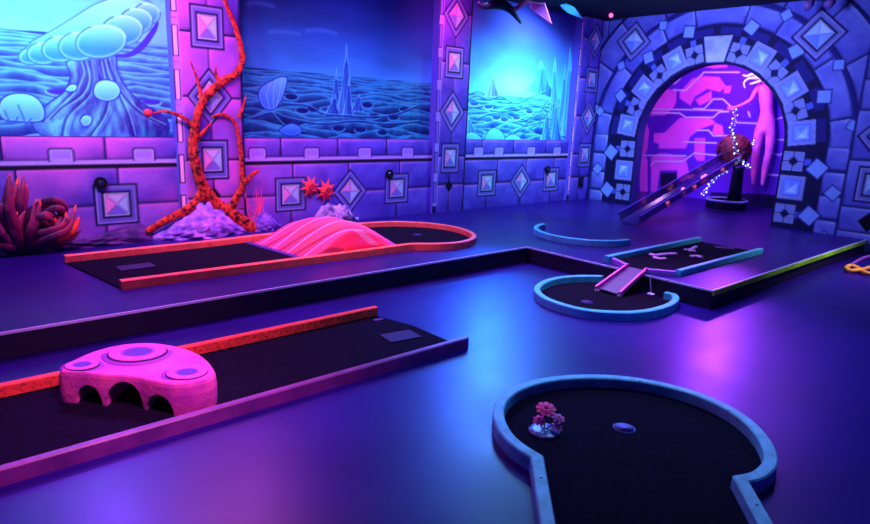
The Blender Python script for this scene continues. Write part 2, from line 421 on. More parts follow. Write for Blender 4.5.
M.poly(catmull(under, 5, True), (56, 46, 170))
cap = [(1.100, 2.011), (1.174, 2.115), (1.362, 2.244), (1.582, 2.406), (1.759, 2.533), (1.962, 2.613), (2.221, 2.619), (2.318, 2.540), (2.290, 2.430), (2.093, 2.275), (1.901, 2.111), (1.672, 2.038), (1.454, 1.989), (1.223, 1.929), (1.116, 1.959)]
blob(M, cap, (110, 216, 248), (58, 140, 240), outline=(60, 110, 214))
LOB = [((1.169, 1.992), .115, .075), ((1.267, 2.027), .145, .10), ((1.410, 2.076), .165, .115), ((2.218, 2.496), .13, .10), ((2.108, 2.411), .16, .12), ((1.970, 2.305), .20, .14), ((1.574, 2.119), .19, .13), ((1.770, 2.181), .24, .15)]
for c, ra, rb in LOB:
    tl = math.radians(20)
    P = [(c[0] + ra * math.cos(t) * math.cos(tl) - rb * math.sin(t) * math.sin(tl), c[1] + ra * math.cos(t) * math.sin(tl) + rb * math.sin(t) * math.cos(tl)) for t in np.linspace(0, 2 * PI, 30)[:-1]]
    # each shell melts into the cap above and shows its rim below
    def fl_(U, V, d, c=c, rb=rb):
        k = np.clip(0.30 + 0.60 * (V - c[1]) / rb, 0, 1)[..., None]
        return np.array((44, 128, 214.)) * (1 - k) + np.array((122, 222, 250.)) * k
    M.poly(P, fl_, rim=(150, 234, 250), rw=0.035)
    lo = [p for p in P[8:29]]
    M.line(lo, 0.016, (40, 96, 210), op=0.8)
for P in ([(1.659, 1.713), (1.702, 1.794), (1.791, 1.818), (1.878, 1.792), (1.909, 1.713), (1.854, 1.635), (1.763, 1.610), (1.678, 1.643)], [(0.859, 1.487), (0.889, 1.585), (0.979, 1.643), (1.109, 1.645), (1.192, 1.587), (1.222, 1.474), (1.174, 1.396), (0.976, 1.392), (0.883, 1.414)],
          [(1.412, 1.707), (1.463, 1.756), (1.517, 1.749), (1.501, 1.696), (1.440, 1.683)], [(1.516, 1.418), (1.567, 1.472), (1.626, 1.447), (1.608, 1.380), (1.545, 1.357)], [(0.358, 1.400), (0.473, 1.589), (0.633, 1.644), (0.743, 1.555), (0.748, 1.410), (0.543, 1.358)]):
    blob(M, P, (126, 236, 255), (66, 140, 240), outline=(44, 50, 190))
for P in ([(0.905, 1.488), (0.925, 1.415), (0.952, 1.366), (1.001, 1.430)], [(1.012, 1.542), (1.042, 1.443), (1.061, 1.368), (1.105, 1.420)]): M.line(catmull(P, 5), 0.012, (60, 90, 220))
panel('landscape_mural', -1.2, 2.40, 1.262, CH, M, 'bright cyan mural of a giant scalloped mushroom, at the far left of the wall')

# mural 2: dim blue plain with a castle of spires
M = Canvas(3.16, 6.08, 1.262, CH, 0.0085)
def sky2(U, V):
    t = np.clip((V - 2.0) / 1.1, 0, 1)[..., None]; n = fbm(U, V * 3, 1.5, 8)[..., None]
    return (np.array((56, 150, 226.)) * (1 - t) ** 1.4 + np.array((12, 24, 110.)) * (1 - (1 - t) ** 1.4)) * (0.86 + 0.28 * n)
M.fill(sky2); seabed(M, 2.06, 1.26, (54, 170, 214), (8, 24, 92), 41)
for P in ([(3.319, 2.740), (3.436, 2.768), (3.624, 2.759)], [(4.055, 2.537), (4.228, 2.572), (4.474, 2.552)], [(3.565, 2.475), (3.742, 2.495), (3.961, 2.489)]): M.line(catmull(P, 4), 0.028, (80, 150, 226), op=0.45, soft=0.05)
for q in [(3.840, 1.753), (4.146, 1.618), (3.990, 1.596), (4.514, 1.388), (4.861, 1.376), (5.229, 1.344), (4.967, 1.702), (5.084, 1.562), (5.414, 1.553), (5.606, 1.671)]: crater(M, q, 0.085, 0.035, (10, 24, 100), (60, 170, 226))
spl, spd = (96, 206, 240), (16, 48, 150)
spire(M, (4.351, 1.543), (4.577, 1.550), (4.482, 2.162), spl, spd, 3); spire(M, (4.455, 1.534), (4.764, 1.543), (4.637, 2.465), spl, spd, 4)
spire(M, (4.263, 1.541), (4.561, 1.537), (4.469, 1.820), spl, spd, 5); spire(M, (4.669, 1.603), (4.922, 1.612), (4.838, 1.851), spl, spd, 6); spire(M, (4.561, 1.549), (4.748, 1.542), (4.679, 2.066), spl, spd, 7)
for P in ([(3.728, 1.668), (4.068, 1.649), (4.306, 1.556), (4.640, 1.549), (5.038, 1.542), (5.462, 1.591), (5.882, 1.738)], [(3.333, 1.479), (3.581, 1.550), (3.799, 1.491), (4.265, 1.435), (4.771, 1.481), (5.321, 1.457), (5.893, 1.508)], [(3.581, 1.550), (3.761, 1.392), (4.027, 1.329)]):
    P = catmull(P, 6); M.line(P, 0.022, (14, 40, 130), op=.8); M.line(np.array(P) + (0, 0.020), 0.010, (80, 190, 230), op=.8)
blob(M, [(3.409, 1.732), (3.446, 1.843), (3.589, 1.930), (3.715, 1.983), (3.784, 1.959), (3.749, 1.813), (3.699, 1.699), (3.625, 1.609), (3.546, 1.587), (3.458, 1.625)], (92, 196, 255), (36, 96, 220), outline=(30, 50, 170))
for P in ([(3.643, 1.949), (3.604, 1.805), (3.600, 1.614)], [(3.571, 1.913), (3.515, 1.769), (3.546, 1.612)], [(3.715, 1.964), (3.687, 1.810), (3.636, 1.632)]): M.line(catmull(P, 4), 0.010, (140, 224, 255), op=0.7)
blob(M, [(3.671, 1.341), (3.742, 1.408), (3.855, 1.437), (3.961, 1.389), (3.949, 1.312), (3.796, 1.287)], (70, 160, 246), (30, 80, 200), outline=(24, 44, 160))
panel('landscape_mural', 3.16, 6.08, 1.262, CH, M, 'dim blue mural of a cratered plain with a small castle of spires, between two pilasters')

# mural 3: glowing cyan valley
M = Canvas(6.72, 9.35, 1.262, CH, 0.0085)
def sky3(U, V):
    t = np.clip((V - 2.1) / 0.9, 0, 1)[..., None]; n = fbm(U, V * 2, 1.3, 18)[..., None]
    g = np.exp(-((U - 7.9) / 0.8) ** 2 - ((V - 2.1) / 0.30) ** 2)[..., None]
    c = (np.array((70, 196, 240.)) * (1 - t) + np.array((88, 80, 216.)) * t) * (0.84 + 0.28 * n)
    return c + g * np.array((90, 40, 10.))
M.fill(sky3); seabed(M, 1.96, 1.26, (120, 226, 240), (16, 60, 160), 61, 1.0)
sl, sd = (136, 232, 250), (30, 84, 206)
spire(M, (7.189, 1.915), (7.556, 1.917), (7.358, 2.300), (150, 225, 255), (90, 96, 220), 8)
spire(M, (8.123, 2.072), (9.046, 1.954), (8.500, 2.575), sl, sd, 9); spire(M, (8.776, 1.471), (9.170, 1.478), (8.849, 2.767), sl, sd, 10); spire(M, (9.049, 1.527), (9.396, 1.535), (9.152, 2.597), sl, sd, 12)
spire(M, (9.161, 1.338), (9.697, 1.343), (9.252, 2.887), sl, sd, 13); spire(M, (8.866, 1.215), (9.266, 1.216), (8.981, 2.019), sl, sd, 14); spire(M, (6.698, 1.226), (7.202, 1.227), (6.836, 1.676), sl, sd, 15); spire(M, (8.591, 1.214), (8.978, 1.215), (8.791, 1.775), sl, sd, 16)
for P in ([(6.701, 1.789), (7.012, 1.921), (7.283, 1.874), (7.577, 1.934), (7.949, 1.841), (8.264, 1.951), (8.698, 2.071)], [(6.728, 1.702), (7.135, 1.762), (7.483, 1.698), (7.959, 1.746), (8.461, 1.829), (8.796, 1.742)], [(7.041, 1.562), (7.370, 1.663), (7.725, 1.643), (8.105, 1.557), (8.481, 1.665), (8.897, 1.610)], [(7.891, 1.213), (8.251, 1.396), (8.623, 1.603), (8.943, 1.882)], [(7.647, 1.212), (8.044, 1.426), (8.433, 1.631), (8.769, 1.942)], [(6.716, 1.877), (7.007, 1.980), (7.185, 1.960)]):
    P = catmull(P, 6); M.line(P, 0.018, (16, 60, 160), op=0.6); M.line(np.array(P) + (0, 0.018), 0.010, (150, 236, 245), op=0.6)
for q in [(7.491, 1.605), (7.684, 1.579), (8.291, 1.725), (7.973, 1.618), (7.292, 1.768), (6.978, 1.800)]: crater(M, q, 0.09, 0.03, (52, 84, 210), (180, 248, 255))
for P in ([(6.785, 1.211), (6.798, 1.316), (6.945, 1.379), (7.127, 1.319), (7.204, 1.212)], [(7.295, 1.212), (7.304, 1.368), (7.459, 1.448), (7.656, 1.372), (7.720, 1.213)], [(7.720, 1.213), (7.806, 1.326), (8.002, 1.344), (8.169, 1.213)]): blob(M, P, (120, 236, 255), (70, 150, 246), outline=(50, 96, 220))
panel('landscape_mural', 6.72, 9.35, 1.262, CH, M, 'bright turquoise mural of a glowing valley with tall jagged spires, beside the corner')

# ----- right wall with the painted stone arch and its opening
AC = (4.78, 1.37); AR = 1.20
BL = np.array((124, 138, 236.)); BLH = np.array((166, 186, 250.)); BLL = np.array((80, 84, 196.)); DK = (14, 12, 66)
cv = Canvas(-0.5, 7.05, 0.0, CH, 0.0145); cv.fill((30, 28, 120))
def pol(r, a): return (AC[0] + r * math.cos(math.radians(a)), AC[1] + r * math.sin(math.radians(a)))
def ringstone(r0, r1, a0, a1, seed, **k):
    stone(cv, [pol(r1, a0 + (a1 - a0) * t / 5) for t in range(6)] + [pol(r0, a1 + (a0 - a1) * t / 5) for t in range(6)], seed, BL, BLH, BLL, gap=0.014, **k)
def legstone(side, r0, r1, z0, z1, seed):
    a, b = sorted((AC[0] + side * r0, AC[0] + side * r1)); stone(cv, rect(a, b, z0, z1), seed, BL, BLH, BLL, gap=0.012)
# field stones, outer ring, voussoirs
for i in range(9):
    for j in range(9):
        u = -0.5 + i * 0.86 + (j % 2) * 0.4; stone(cv, rect(u, u + 0.86, j * 0.42, j * 0.42 + 0.42), i * 9 + j, BL, BLH, BLL)
circ = lambda r: [pol(r, a) for a in np.linspace(0, 180, 60)] + [(AC[0] - r, 0), (AC[0] + r, 0)]
cv.poly(circ(2.64), (22, 20, 96)); 
aa = list(np.linspace(-2, 182, 12))
for i in range(11): ringstone(2.13, 2.60, aa[i], aa[i + 1], 100 + i)
for s_ in (1, -1):
    for k in range(3): legstone(s_, 2.13, 2.60, 0.0 + k * 0.46, 0.44 + k * 0.46, 120 + k)
cv.poly(circ(2.10), (26, 24, 108))
ab = [0, 12, 36.5, 62, 78, 102, 118, 143.5, 168, 180]
for i in range(9): ringstone(1.79, 2.08, ab[i], ab[i + 1], 130 + i)
for s_ in (1, -1):
    for k in range(4): legstone(s_, 1.79, 2.08, 0.05 + k * 0.34, 0.37 + k * 0.34, 150 + k)
# shadowed outer lip of ring 2 (dark airbrushed arc) and dark ring behind the keystones
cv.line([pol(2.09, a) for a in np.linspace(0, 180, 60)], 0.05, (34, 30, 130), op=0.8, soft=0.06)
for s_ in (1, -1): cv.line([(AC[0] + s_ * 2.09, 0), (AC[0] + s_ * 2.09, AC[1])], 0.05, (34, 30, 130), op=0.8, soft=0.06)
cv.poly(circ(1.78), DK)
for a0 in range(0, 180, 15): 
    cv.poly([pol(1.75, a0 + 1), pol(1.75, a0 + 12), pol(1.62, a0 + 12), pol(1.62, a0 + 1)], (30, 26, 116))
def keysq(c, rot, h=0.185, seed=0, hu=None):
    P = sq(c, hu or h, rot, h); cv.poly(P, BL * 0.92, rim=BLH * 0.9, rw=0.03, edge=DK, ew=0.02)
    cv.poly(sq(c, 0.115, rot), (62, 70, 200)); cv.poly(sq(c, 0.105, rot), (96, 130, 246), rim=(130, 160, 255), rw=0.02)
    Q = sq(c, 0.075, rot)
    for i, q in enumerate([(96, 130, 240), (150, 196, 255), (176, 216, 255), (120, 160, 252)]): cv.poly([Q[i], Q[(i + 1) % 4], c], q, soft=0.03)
def cluster(c, rot):
    for dx, dy in ((-1, -1), (1, -1), (1, 1), (-1, 1)):
        o = sq((0, 0), 0.068, rot); a = math.radians(rot); x, y = dx * 0.072, dy * 0.072
        q = (c[0] + x * math.cos(a) - y * math.sin(a), c[1] + x * math.sin(a) + y * math.cos(a))
        cv.poly(sq(q, 0.066, rot), BL * 0.86, rim=BLH * 0.8, rw=0.02)
    cv.poly(sq(c, 0.05, rot + 45), DK)
    a = math.radians(rot); cv.poly(sq((c[0] + 0.19 * math.cos(a), c[1] + 0.19 * math.sin(a)), 0.045, rot), (70, 88, 214))
for a in (62, 35, 8, 118, 145, 172): keysq(pol(1.43, a), a, 0.18, hu=0.19)
for a in (75.5, 48.5, 21.5, 104.5, 131.5, 158.5): cluster(pol(1.38, a), a)
for s_ in (1, -1):
    r = 0 if s_ > 0 else 180
    keysq((AC[0] + s_ * 1.40, 0.78), r, 0.18)
    for z in (1.16, 0.39): cluster((AC[0] + s_ * 1.37, z), r)
# wedge at the crown
W_ = [pol(1.22, 83), pol(1.64, 81.5), pol(1.64, 98.5), pol(1.22, 97)]
cv.poly(W_, lambda U, V, d: BL * (0.95 + 0.35 * fbm(U, V, 9, 5)[..., None]), rim=BLH, rw=0.03, edge=DK, ew=0.03)
def small(c, h, rot): cv.poly(sq(c, h * 1.22, rot), (30, 26, 120)); cv.poly(sq(c, h, rot), (112, 148, 236), rim=(132, 168, 246), rw=0.02)
for a in (74, 49, 23.5, 106, 131, 156.5): small(pol(1.77, a), 0.082, a + 20)
for a in (62.5, 36, 12, 117.5, 147, 171): small(pol(2.07, a), 0.062, a + 30)
for s_ in (1, -1):
    for z in (1.08, 0.40): small((AC[0] + s_ * 1.70, z), 0.10, 35)
    for z in (0.76, 0.1): small((AC[0] + s_ * 1.95, z), 0.075, 35)
bigc = [(96, 130, 240), (150, 190, 255), (176, 206, 255), (126, 160, 252)]
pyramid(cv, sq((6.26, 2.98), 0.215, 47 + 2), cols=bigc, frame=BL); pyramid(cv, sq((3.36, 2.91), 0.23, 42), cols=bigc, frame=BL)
# the straight pilaster to the right of the arch
cv.poly(rect(-0.5, 2.72, 0, CH), (24, 22, 104))
zs = [0.0, 0.26, 0.60, 1.24, 1.9, 2.3, 2.8, CH]
for i in range(7):
    for k, (a, b) in enumerate(((2.22, 2.70), (1.74, 2.22), (1.2, 1.74), (0.6, 1.2), (0.0, 0.6), (-0.5, 0))): stone(cv, rect(a, b, zs[i], zs[i + 1]), 200 + i + 7 * k, BL, BLH, BLL)
for z, k in ((1.56, 'D'), (0.92, 'S'), (0.42, 'B'), (2.2, 'S'), (2.9, 'D')):
    for c in (2.34, 0.9):
        if k == 'S': pyramid(cv, sq((c, z), 0.21, 0, 0.22), cols=bigc, frame=BL)
        if k == 'D': pyramid(cv, dia((c, z), 0.30, 0.33), cols=bigc, frame=BL)
        if k == 'B': cv.poly(dia((c, z), 0.13, 0.14), (8, 5, 30))
def outside(u, v): return ~(((v >= AC[1]) & ((u - AC[0]) ** 2 + (v - AC[1]) ** 2 < AR ** 2)) | ((v < AC[1]) & (np.abs(u - AC[0]) < AR)))
def mover(co, ins):
    y, z = co[ins, 1] - AC[0], co[ins, 2] - AC[1]; up = z >= 0
    r = np.sqrt(y * y + z * z) + 1e-9
    co[ins, 1] = AC[0] + np.where(up, y / r * AR, np.sign(y) * AR); co[ins, 2] = AC[1] + np.where(up, z / r * AR, z)
    return co
wr = struct(cv.mesh('wall_right', lambda u, v: (np.full_like(u, WX), u, v), MPB, keep=outside, mover=mover))
# jamb and body of the wall round the opening
JM = mat('arch_jamb', (34, 28, 130), 0.8)
bm = bmesh.new(); P = [(AC[0] + AR, 0.0)] + [pol(AR, a) for a in np.linspace(0, 180, 49)] + [(AC[0] - AR, 0.0)]
fr = [bm.verts.new((WX, p[0], p[1])) for p in P]; bk = [bm.verts.new((WX + 0.22, p[0], p[1])) for p in P]
for i in range(len(P) - 1): bm.faces.new((fr[i], fr[i + 1], bk[i + 1], bk[i]))
bo = [(7.2, 0), (7.2, CH)] ; N = len(P)
# back skin of the wall (a fan from the arch to a surrounding frame)
outer = [bm.verts.new((WX + 0.22, AC[0] + max(-5.3, min(2.45, (p[0] - AC[0]) * 6)), max(0, min(CH, AC[1] + (p[1] - AC[1]) * 6)) if p[1] > 0.001 else 0)) for p in P]
for i in range(N - 1):
    try: bm.faces.new((bk[i], bk[i + 1], outer[i + 1], outer[i]))
    except ValueError: pass
struct(obj('wall_right', bm, JM))

# ----- alcove behind the arch
AX = 12.3
cv = Canvas(2.6, 7.5, 0.0, 3.1, 0.014)
cv.fill(lambda U, V: np.array((92, 26, 214.)) * (0.85 + 0.35 * fbm(U, V, 1.2, 3)[..., None]))
MG = lambda U, V, d: np.array((222, 74, 240.)) * (0.9 + 0.22 * fbm(U, V, 3, 9)[..., None])
S = .3053
def mg(P): cv.poly(P, MG, soft=0.03)
# magenta panels, traced from the wall
mg([(7.209, 1.793), (7.054, 2.232), (6.861, 2.323), (6.590, 2.304), (6.569, 2.052), (6.689, 1.806), (7.065, 1.784)])
mg([(6.519, 2.262), (6.297, 2.514), (6.117, 2.569), (5.750, 2.545), (5.607, 2.374), (5.697, 2.262), (5.958, 2.319), (6.186, 2.174), (6.256, 1.996), (6.503, 2.142)])
mg([(6.177, 2.115), (5.863, 2.290), (5.838, 2.118), (6.067, 1.999)]); mg([(5.636, 2.375), (5.491, 2.374), (5.501, 2.245), (5.616, 2.233)])
mg([(6.119, 2.799), (5.881, 2.831), (5.611, 2.794), (5.628, 2.711), (5.892, 2.701), (6.066, 2.729)])
mg([(7.192, 1.667), (7.339, 1.405), (7.137, 0.111), (6.958, 0.146), (7.049, 0.842), (7.116, 0.967), (7.082, 1.098), (7.096, 1.480)])
mg([(6.983, 1.422), (6.743, 1.446), (6.449, 1.752), (5.883, 1.797), (5.719, 1.715), (5.710, 1.657), (5.973, 1.558), (6.172, 1.399), (6.235, 1.152), (6.837, 1.114), (6.835, 1.209), (6.958, 1.233)])
mg([(6.979, 0.912), (6.759, 1.055), (6.209, 0.970), (6.058, 0.582), (6.206, 0.474), (6.333, 0.524), (6.357, 0.697), (6.742, 0.662), (6.752, 0.209), (6.892, 0.193)])
mg([(6.085, 1.374), (5.861, 1.385), (5.810, 0.940), (5.945, 0.917), (6.032, 0.996)]); mg([(5.714, 1.686), (5.557, 1.633), (5.502, 1.462), (5.617, 1.427), (5.745, 1.480)])
mg([(7.781, 1.648), (7.482, 1.657), (7.283, 0.094), (7.584, 0.058)]); mg([(4.485, 1.862), (4.232, 1.868), (4.027, 0.592), (4.178, 0.575)])
cv.poly([(6.714, 0.614), (6.363, 0.646), (6.307, 0.236), (6.672, 0.193)], (22, 8, 70)); cv.poly([(6.835, 1.101), (6.233, 1.140), (6.208, 1.056), (6.809, 1.014)], (104, 26, 214))
cv.poly([(6.893, 1.645), (6.668, 1.898), (6.531, 1.871), (6.735, 1.589)], (86, 18, 190)); cv.poly([(2.6, 0), (4.55, 0), (4.55, 0.42), (2.6, 0.42)], (20, 8, 60))
cv.poly([(4.55, 0), (5.6, 0), (5.6, 0.34), (4.55, 0.42)], (30, 10, 90))
LC = (222, 190, 255)
for P in ([(7.225, 1.918), (5.599, 1.920)], [(6.657, 2.304), (6.393, 2.292), (6.065, 2.637), (5.385, 2.622)], [(7.215, 1.843), (6.462, 1.848), (6.320, 1.767), (5.759, 1.783), (5.654, 1.890), (5.479, 1.905)], [(6.184, 1.938), (5.965, 1.942), (5.809, 2.130), (5.618, 2.131), (5.399, 1.952)],
          [(6.062, 1.525), (5.815, 1.535), (5.708, 1.434), (5.354, 1.452)], [(6.286, 1.284), (5.628, 1.298)], [(6.965, 0.752), (6.906, 0.841), (6.264, 0.892), (6.043, 1.074), (5.594, 1.064)], [(7.244, 0.944), (6.214, 1.007)], [(6.768, 2.437), (6.641, 2.436), (6.543, 2.530)],
          [(5.304, 1.700), (4.884, 1.697)], [(4.628, 1.777), (4.430, 1.837)], [(4.678, 1.419), (4.263, 1.431)], [(4.580, 0.785), (4.160, 0.786)], [(4.644, 1.199), (4.450, 1.147), (4.379, 1.190)], [(5.108, 1.902), (5.068, 1.819)]):
    cv.line(P, 0.05, (150, 90, 240), op=0.6, soft=0.03); cv.line(P, 0.022, LC)
ab_ = struct(cv.mesh('wall_alcove', lambda u, v: (np.full_like(u, AX), u, v), MPB))
DP = mat('alcove_dark', (60, 16, 150), 0.8)
bm = bmesh.new(); box(bm, (WX + .22, 7.5, 0), (AX, 7.55, 3.1)); struct(obj('wall_alcove', bm, DP))
bm = bmesh.new(); box(bm, (WX + .22, 2.55, 0), (AX, 2.6, 3.1)); struct(obj('wall_alcove', bm, DP))
bm = bmesh.new(); box(bm, (WX + .2, 2.55, 3.1), (AX + .05, 7.55, 3.2)); struct(obj('ceiling', bm, DP))

# ----- floors, platform, ceiling
def floor_mat(name, c, c2, rough, spec):
    m = mat(name, c, rough, spec, c2=c2, nscale=1.3, bump=0.05, bscale=35)
    nt = m.node_tree; b = nt.nodes['Principled BSDF']; tc = nt.nodes.new('ShaderNodeTexCoord')
    n = nt.nodes.new('ShaderNodeTexNoise'); n.inputs['Scale'].default_value = 3; n.inputs['Detail'].default_value = 5
    nt.links.new(tc.outputs['Object'], n.inputs['Vector']); r = nt.nodes.new('ShaderNodeMapRange')
    r.inputs[3].default_value = rough - 0.05; r.inputs[4].default_value = rough + 0.07
    nt.links.new(n.outputs['Fac'], r.inputs[0]); nt.links.new(r.outputs[0], b.inputs['Roughness'])
    return m
FM = floor_mat('vinyl_floor', (34, 8, 132), (26, 5, 110), 0.34, 0.26)
DM = floor_mat('deck_floor', (36, 9, 118), (27, 6, 96), 0.34, 0.24)
RM = mat('riser_black', (24, 14, 58), 0.6)
bm = bmesh.new(); box(bm, (-3, -2, -0.1), (AX + .05, 7.2, 0)); struct(obj('floor', bm, FM))
bm = bmesh.new(); prism(bm, [(-1.6, 4.49), (5.43, 4.49), (5.43, 2.33), (10.1, 2.33), (10.1, 2.6), (12.3, 2.6), (12.3, 7.5), (10.1, 7.5), (10.1, 6.96), (-1.6, 6.96)], 0.004, PH)
pf = obj('platform', bm, [DM, RM]); pf['kind'] = 'structure'
for p in pf.data.polygons: p.material_index = 0 if p.normal.z > 0.5 else 1
AL = mat('edge_trim', (190, 180, 255), 0.4, 0.6)
bm = bmesh.new(); box(bm, (-1.6, 4.478, PH - .014), (5.442, 4.492, PH + .003)); struct(obj('trim_4', bm, AL))
bm = bmesh.new(); box(bm, (5.418, 2.318, PH - .014), (5.432, 4.478, PH + .003)); struct(obj('trim_5', bm, AL))
bm = bmesh.new(); box(bm, (5.432, 2.318, PH - .003), (9.99, 2.334, PH + .003)); struct(obj('trim_6', bm, AL))
GR = mat('green_strip', (170, 255, 30), 0.5, noise=0.25, nscale=3)
bm = bmesh.new(); box(bm, (5.425, 2.313, PH - .052), (7.1, 2.329, PH - .005), .003); struct(obj('trim_7', bm, GR))
bm = bmesh.new(); box(bm, (7.112, 2.313, PH - .052), (9.98, 2.329, PH - .005), .003); struct(obj('trim_8', bm, GR))
CB = mat('ceiling_black', (14, 8, 34), 0.9)
bm = bmesh.new(); box(bm, (-3, -2, CH), (AX + .05, 7.2, CH + .1)); struct(obj('ceiling', bm, CB))
bm = bmesh.new(); box(bm, (-1.6, 6.80, 0.175), (10.0, 6.95, 0.19))   # black skirting shadow gap
bm.free()

# ================================================================ THE THINGS
ORG = mat('orange_paint', (255, 76, 78), 0.5, 0.3, noise=0.10, nscale=9, speck=0.6)
RED = mat('coral_paint', (255, 104, 112), 0.45, 0.35, noise=0.1, nscale=9, speck=0.22)
VIOR = mat('violet_rail_paint', (136, 50, 156), 0.45, 0.4, c2=(104, 36, 136), nscale=7)
BLU = mat('sky_blue_paint', (84, 200, 250), 0.45, 0.35, noise=0.12, nscale=10, bump=0.1)
BLUF = mat('front_blue_paint', (112, 196, 250), 0.5, 0.3, noise=0.16, nscale=14, bump=0.15)
FELT = mat('black_felt', (20, 10, 44), 0.95, 0.05, noise=0.3, nscale=40, bump=0.3, bscale=220)
PINK = mat('pink_paint', (255, 70, 190), 0.6, 0.2, noise=0.1, nscale=6, bump=0.15)
SCREW = mat('screw_head', (20, 20, 70), 0.4)

def felt(root, pts, z0, z1=0.012):
    bm = bmesh.new(); prism(bm, pts, z0, z0 + z1); return obj('felt', bm, FELT, root)
def screws(rail, pts, z, root):
    for p in pts:
        bm = bmesh.new(); lathe(bm, [(0.006, 0), (0.006, 0.0015), (0.003, 0.002)], (p[0], p[1], z), 10); obj('screw', bm, SCREW, rail)
def cup(root, c, z, r=0.054, m=None):
    CM = m or mat('cup_white', (120, 130, 235), 0.4)
    bm = bmesh.new()
    lathe(bm, [(r, 0.004), (r + .004, 0.0015), (r + .004, 0), (r - .004, -0.001)], (c[0], c[1], z), 28, close=False)
    lathe(bm, [(r - .003, 0.002), (r - .006, 0.001), (0.6 * r, 0.0006), (0.02, 0.0004)], (c[0], c[1], z), 28, close=True)
    return obj('cup', bm, CM, root, smooth=True)

# ---- lane A: long straight lane on the lower floor, front left
A = thing('putting_lane', 'long straight black lane between an orange and a violet rail, front left', 'minigolf lane', (0.8, 3.4, 0))
felt(A, [(-1.2, 2.96), (2.93, 2.96), (2.93, 3.50), (2.83, 3.88), (-1.2, 3.88)], 0.0)
bm = bmesh.new(); timber(bm, [(-1.2, 3.885), (2.86, 3.885)], 0.05, 0.0, 0.08); o = obj('rail', bm, ORG, A); o['label'] = 'orange speckled rail'
bm = bmesh.new(); timber(bm, [(-1.2, 2.945), (2.97, 2.945)], 0.045, 0.0, 0.08); o = obj('rail', bm, VIOR, A); o['label'] = 'violet rail'
GM = mat('tee_mat_grey', (44, 38, 96), 0.8)
bm = bmesh.new(); box(bm, (-.13, -.09, 0.012), (.13, .09, 0.02), .004)
bmesh.ops.rotate(bm, verts=bm.verts, matrix=Matrix.Rotation(-0.15, 3, 'Z')); bmesh.ops.translate(bm, verts=bm.verts, vec=(2.70, 3.36, 0)); obj('tee_mat', bm, GM, A)
bm = bmesh.new(); box(bm, (2.74, 3.73, 0.012), (2.83, 3.77, 0.02), .004); obj('tee_marker', bm, mat('marker_violet', (90, 50, 150), 0.7), A)

# ---- pink cratered tunnel obstacle on lane A
Bt = thing('tunnel_obstacle', 'pink crater-topped tunnel block with three arches straddling the front left lane', 'minigolf obstacle', (0.85, 3.3, 0.012))
ZT = 0.19
top_front = [(0.577, 3.617), (0.654, 3.529), (0.737, 3.436), (0.857, 3.316), (0.920, 3.208), (0.980, 3.117), (1.066, 3.069), (1.151, 3.070), (1.214, 3.105)]
top_back = [(1.252, 3.212), (1.265, 3.404), (1.228, 3.587), (1.135, 3.745), (1.019, 3.838), (0.897, 3.863), (0.772, 3.833), (0.664, 3.761), (0.596, 3.688)]
out = catmull(top_front + top_back, 8, True)
def tunnel():
    bm = bmesh.new(); c = np.mean(out, axis=0); n = len(out)
    prof = [(0.012, 1.0, .012), (0.06, 1.012, 0), (0.12, 1.01, 0), (0.165, 0.995, 0), (0.183, 0.97, 0), (0.190, 0.93, 0), (0.186, 0.80, 0), (0.18, 0.5, 0), (0.178, 0.2, 0)]
    rings = []
    for z, k, _ in prof: rings.append([bm.verts.new((c[0] + (p[0] - c[0]) * k, c[1] + (p[1] - c[1]) * k, z)) for p in out])
    for i in range(len(rings) - 1):
        for k in range(n): bm.faces.new((rings[i][k], rings[i][(k + 1) % n], rings[i + 1][(k + 1) % n], rings[i + 1][k]))
    bm.faces.new(rings[0][::-1]); bm.faces.new(rings[-1])
    bmesh.ops.recalc_face_normals(bm, faces=bm.faces[:]); me = bpy.data.meshes.new('tunnel_body'); bm.to_mesh(me); bm.free()
    o = bpy.data.objects.new('tmp', me); COL.objects.link(o)
    # arch cutters run across the lane direction, in at the front face and out at the back
    a = np.array(top_front[0]); b = np.array(top_front[-1]); t = (b - a) / np.linalg.norm(b - a); nrm = np.array([-t[1], t[0]])
    if nrm[0] + nrm[1] < 0: nrm = -nrm
    W = np.linalg.norm(b - a)
    bmc = bmesh.new()
    for f, hw, hh in ((0.19, 0.074, 0.125), (0.435, 0.104, 0.158), (0.685, 0.080, 0.118)):
        p = a + t * W * f - nrm * 0.35; ring = []; ring2 = []
        for k in range(17):
            th = PI * k / 16; x = hw * math.cos(th); z = 0.0 + hh * math.sin(th) ** 0.8
            q = p + t * x; ring.append(bmc.verts.new((q[0], q[1], z + .001))); q2 = q + nrm * 0.9; ring2.append(bmc.verts.new((q2[0], q2[1], z + .001)))
        lo = []
        for rr, s_ in ((ring, 0), (ring2, 1)):
            q = p + t * hw + nrm * 0.9 * s_; q2 = p - t * hw + nrm * 0.9 * s_
            rr.insert(0, bmc.verts.new((q[0], q[1], -0.1))); rr.append(bmc.verts.new((q2[0], q2[1], -0.1)))
        for k in range(len(ring)): bmc.faces.new((ring[k], ring[(k + 1) % len(ring)], ring2[(k + 1) % len(ring)], ring2[k]))
        bmc.faces.new(ring[::-1]); bmc.faces.new(ring2)
    bmesh.ops.recalc_face_normals(bmc, faces=bmc.faces[:])
    mc = bpy.data.meshes.new('c'); bmc.to_mesh(mc); bmc.free(); oc = bpy.data.objects.new('c', mc); COL.objects.link(oc)
    md = o.modifiers.new('b', 'BOOLEAN'); md.object = oc; md.operation = 'DIFFERENCE'; md.solver = 'EXACT'
    dg = bpy.context.evaluated_depsgraph_get(); ev = o.evaluated_get(dg); m2 = bpy.data.meshes.new_from_object(ev)
    bpy.data.objects.remove(o); bpy.data.objects.remove(oc)
    return m2
TB = mat('tunnel_pink', (238, 88, 190), 0.6, 0.25, c2=(176, 56, 180), nscale=6, bump=0.35, bscale=50)
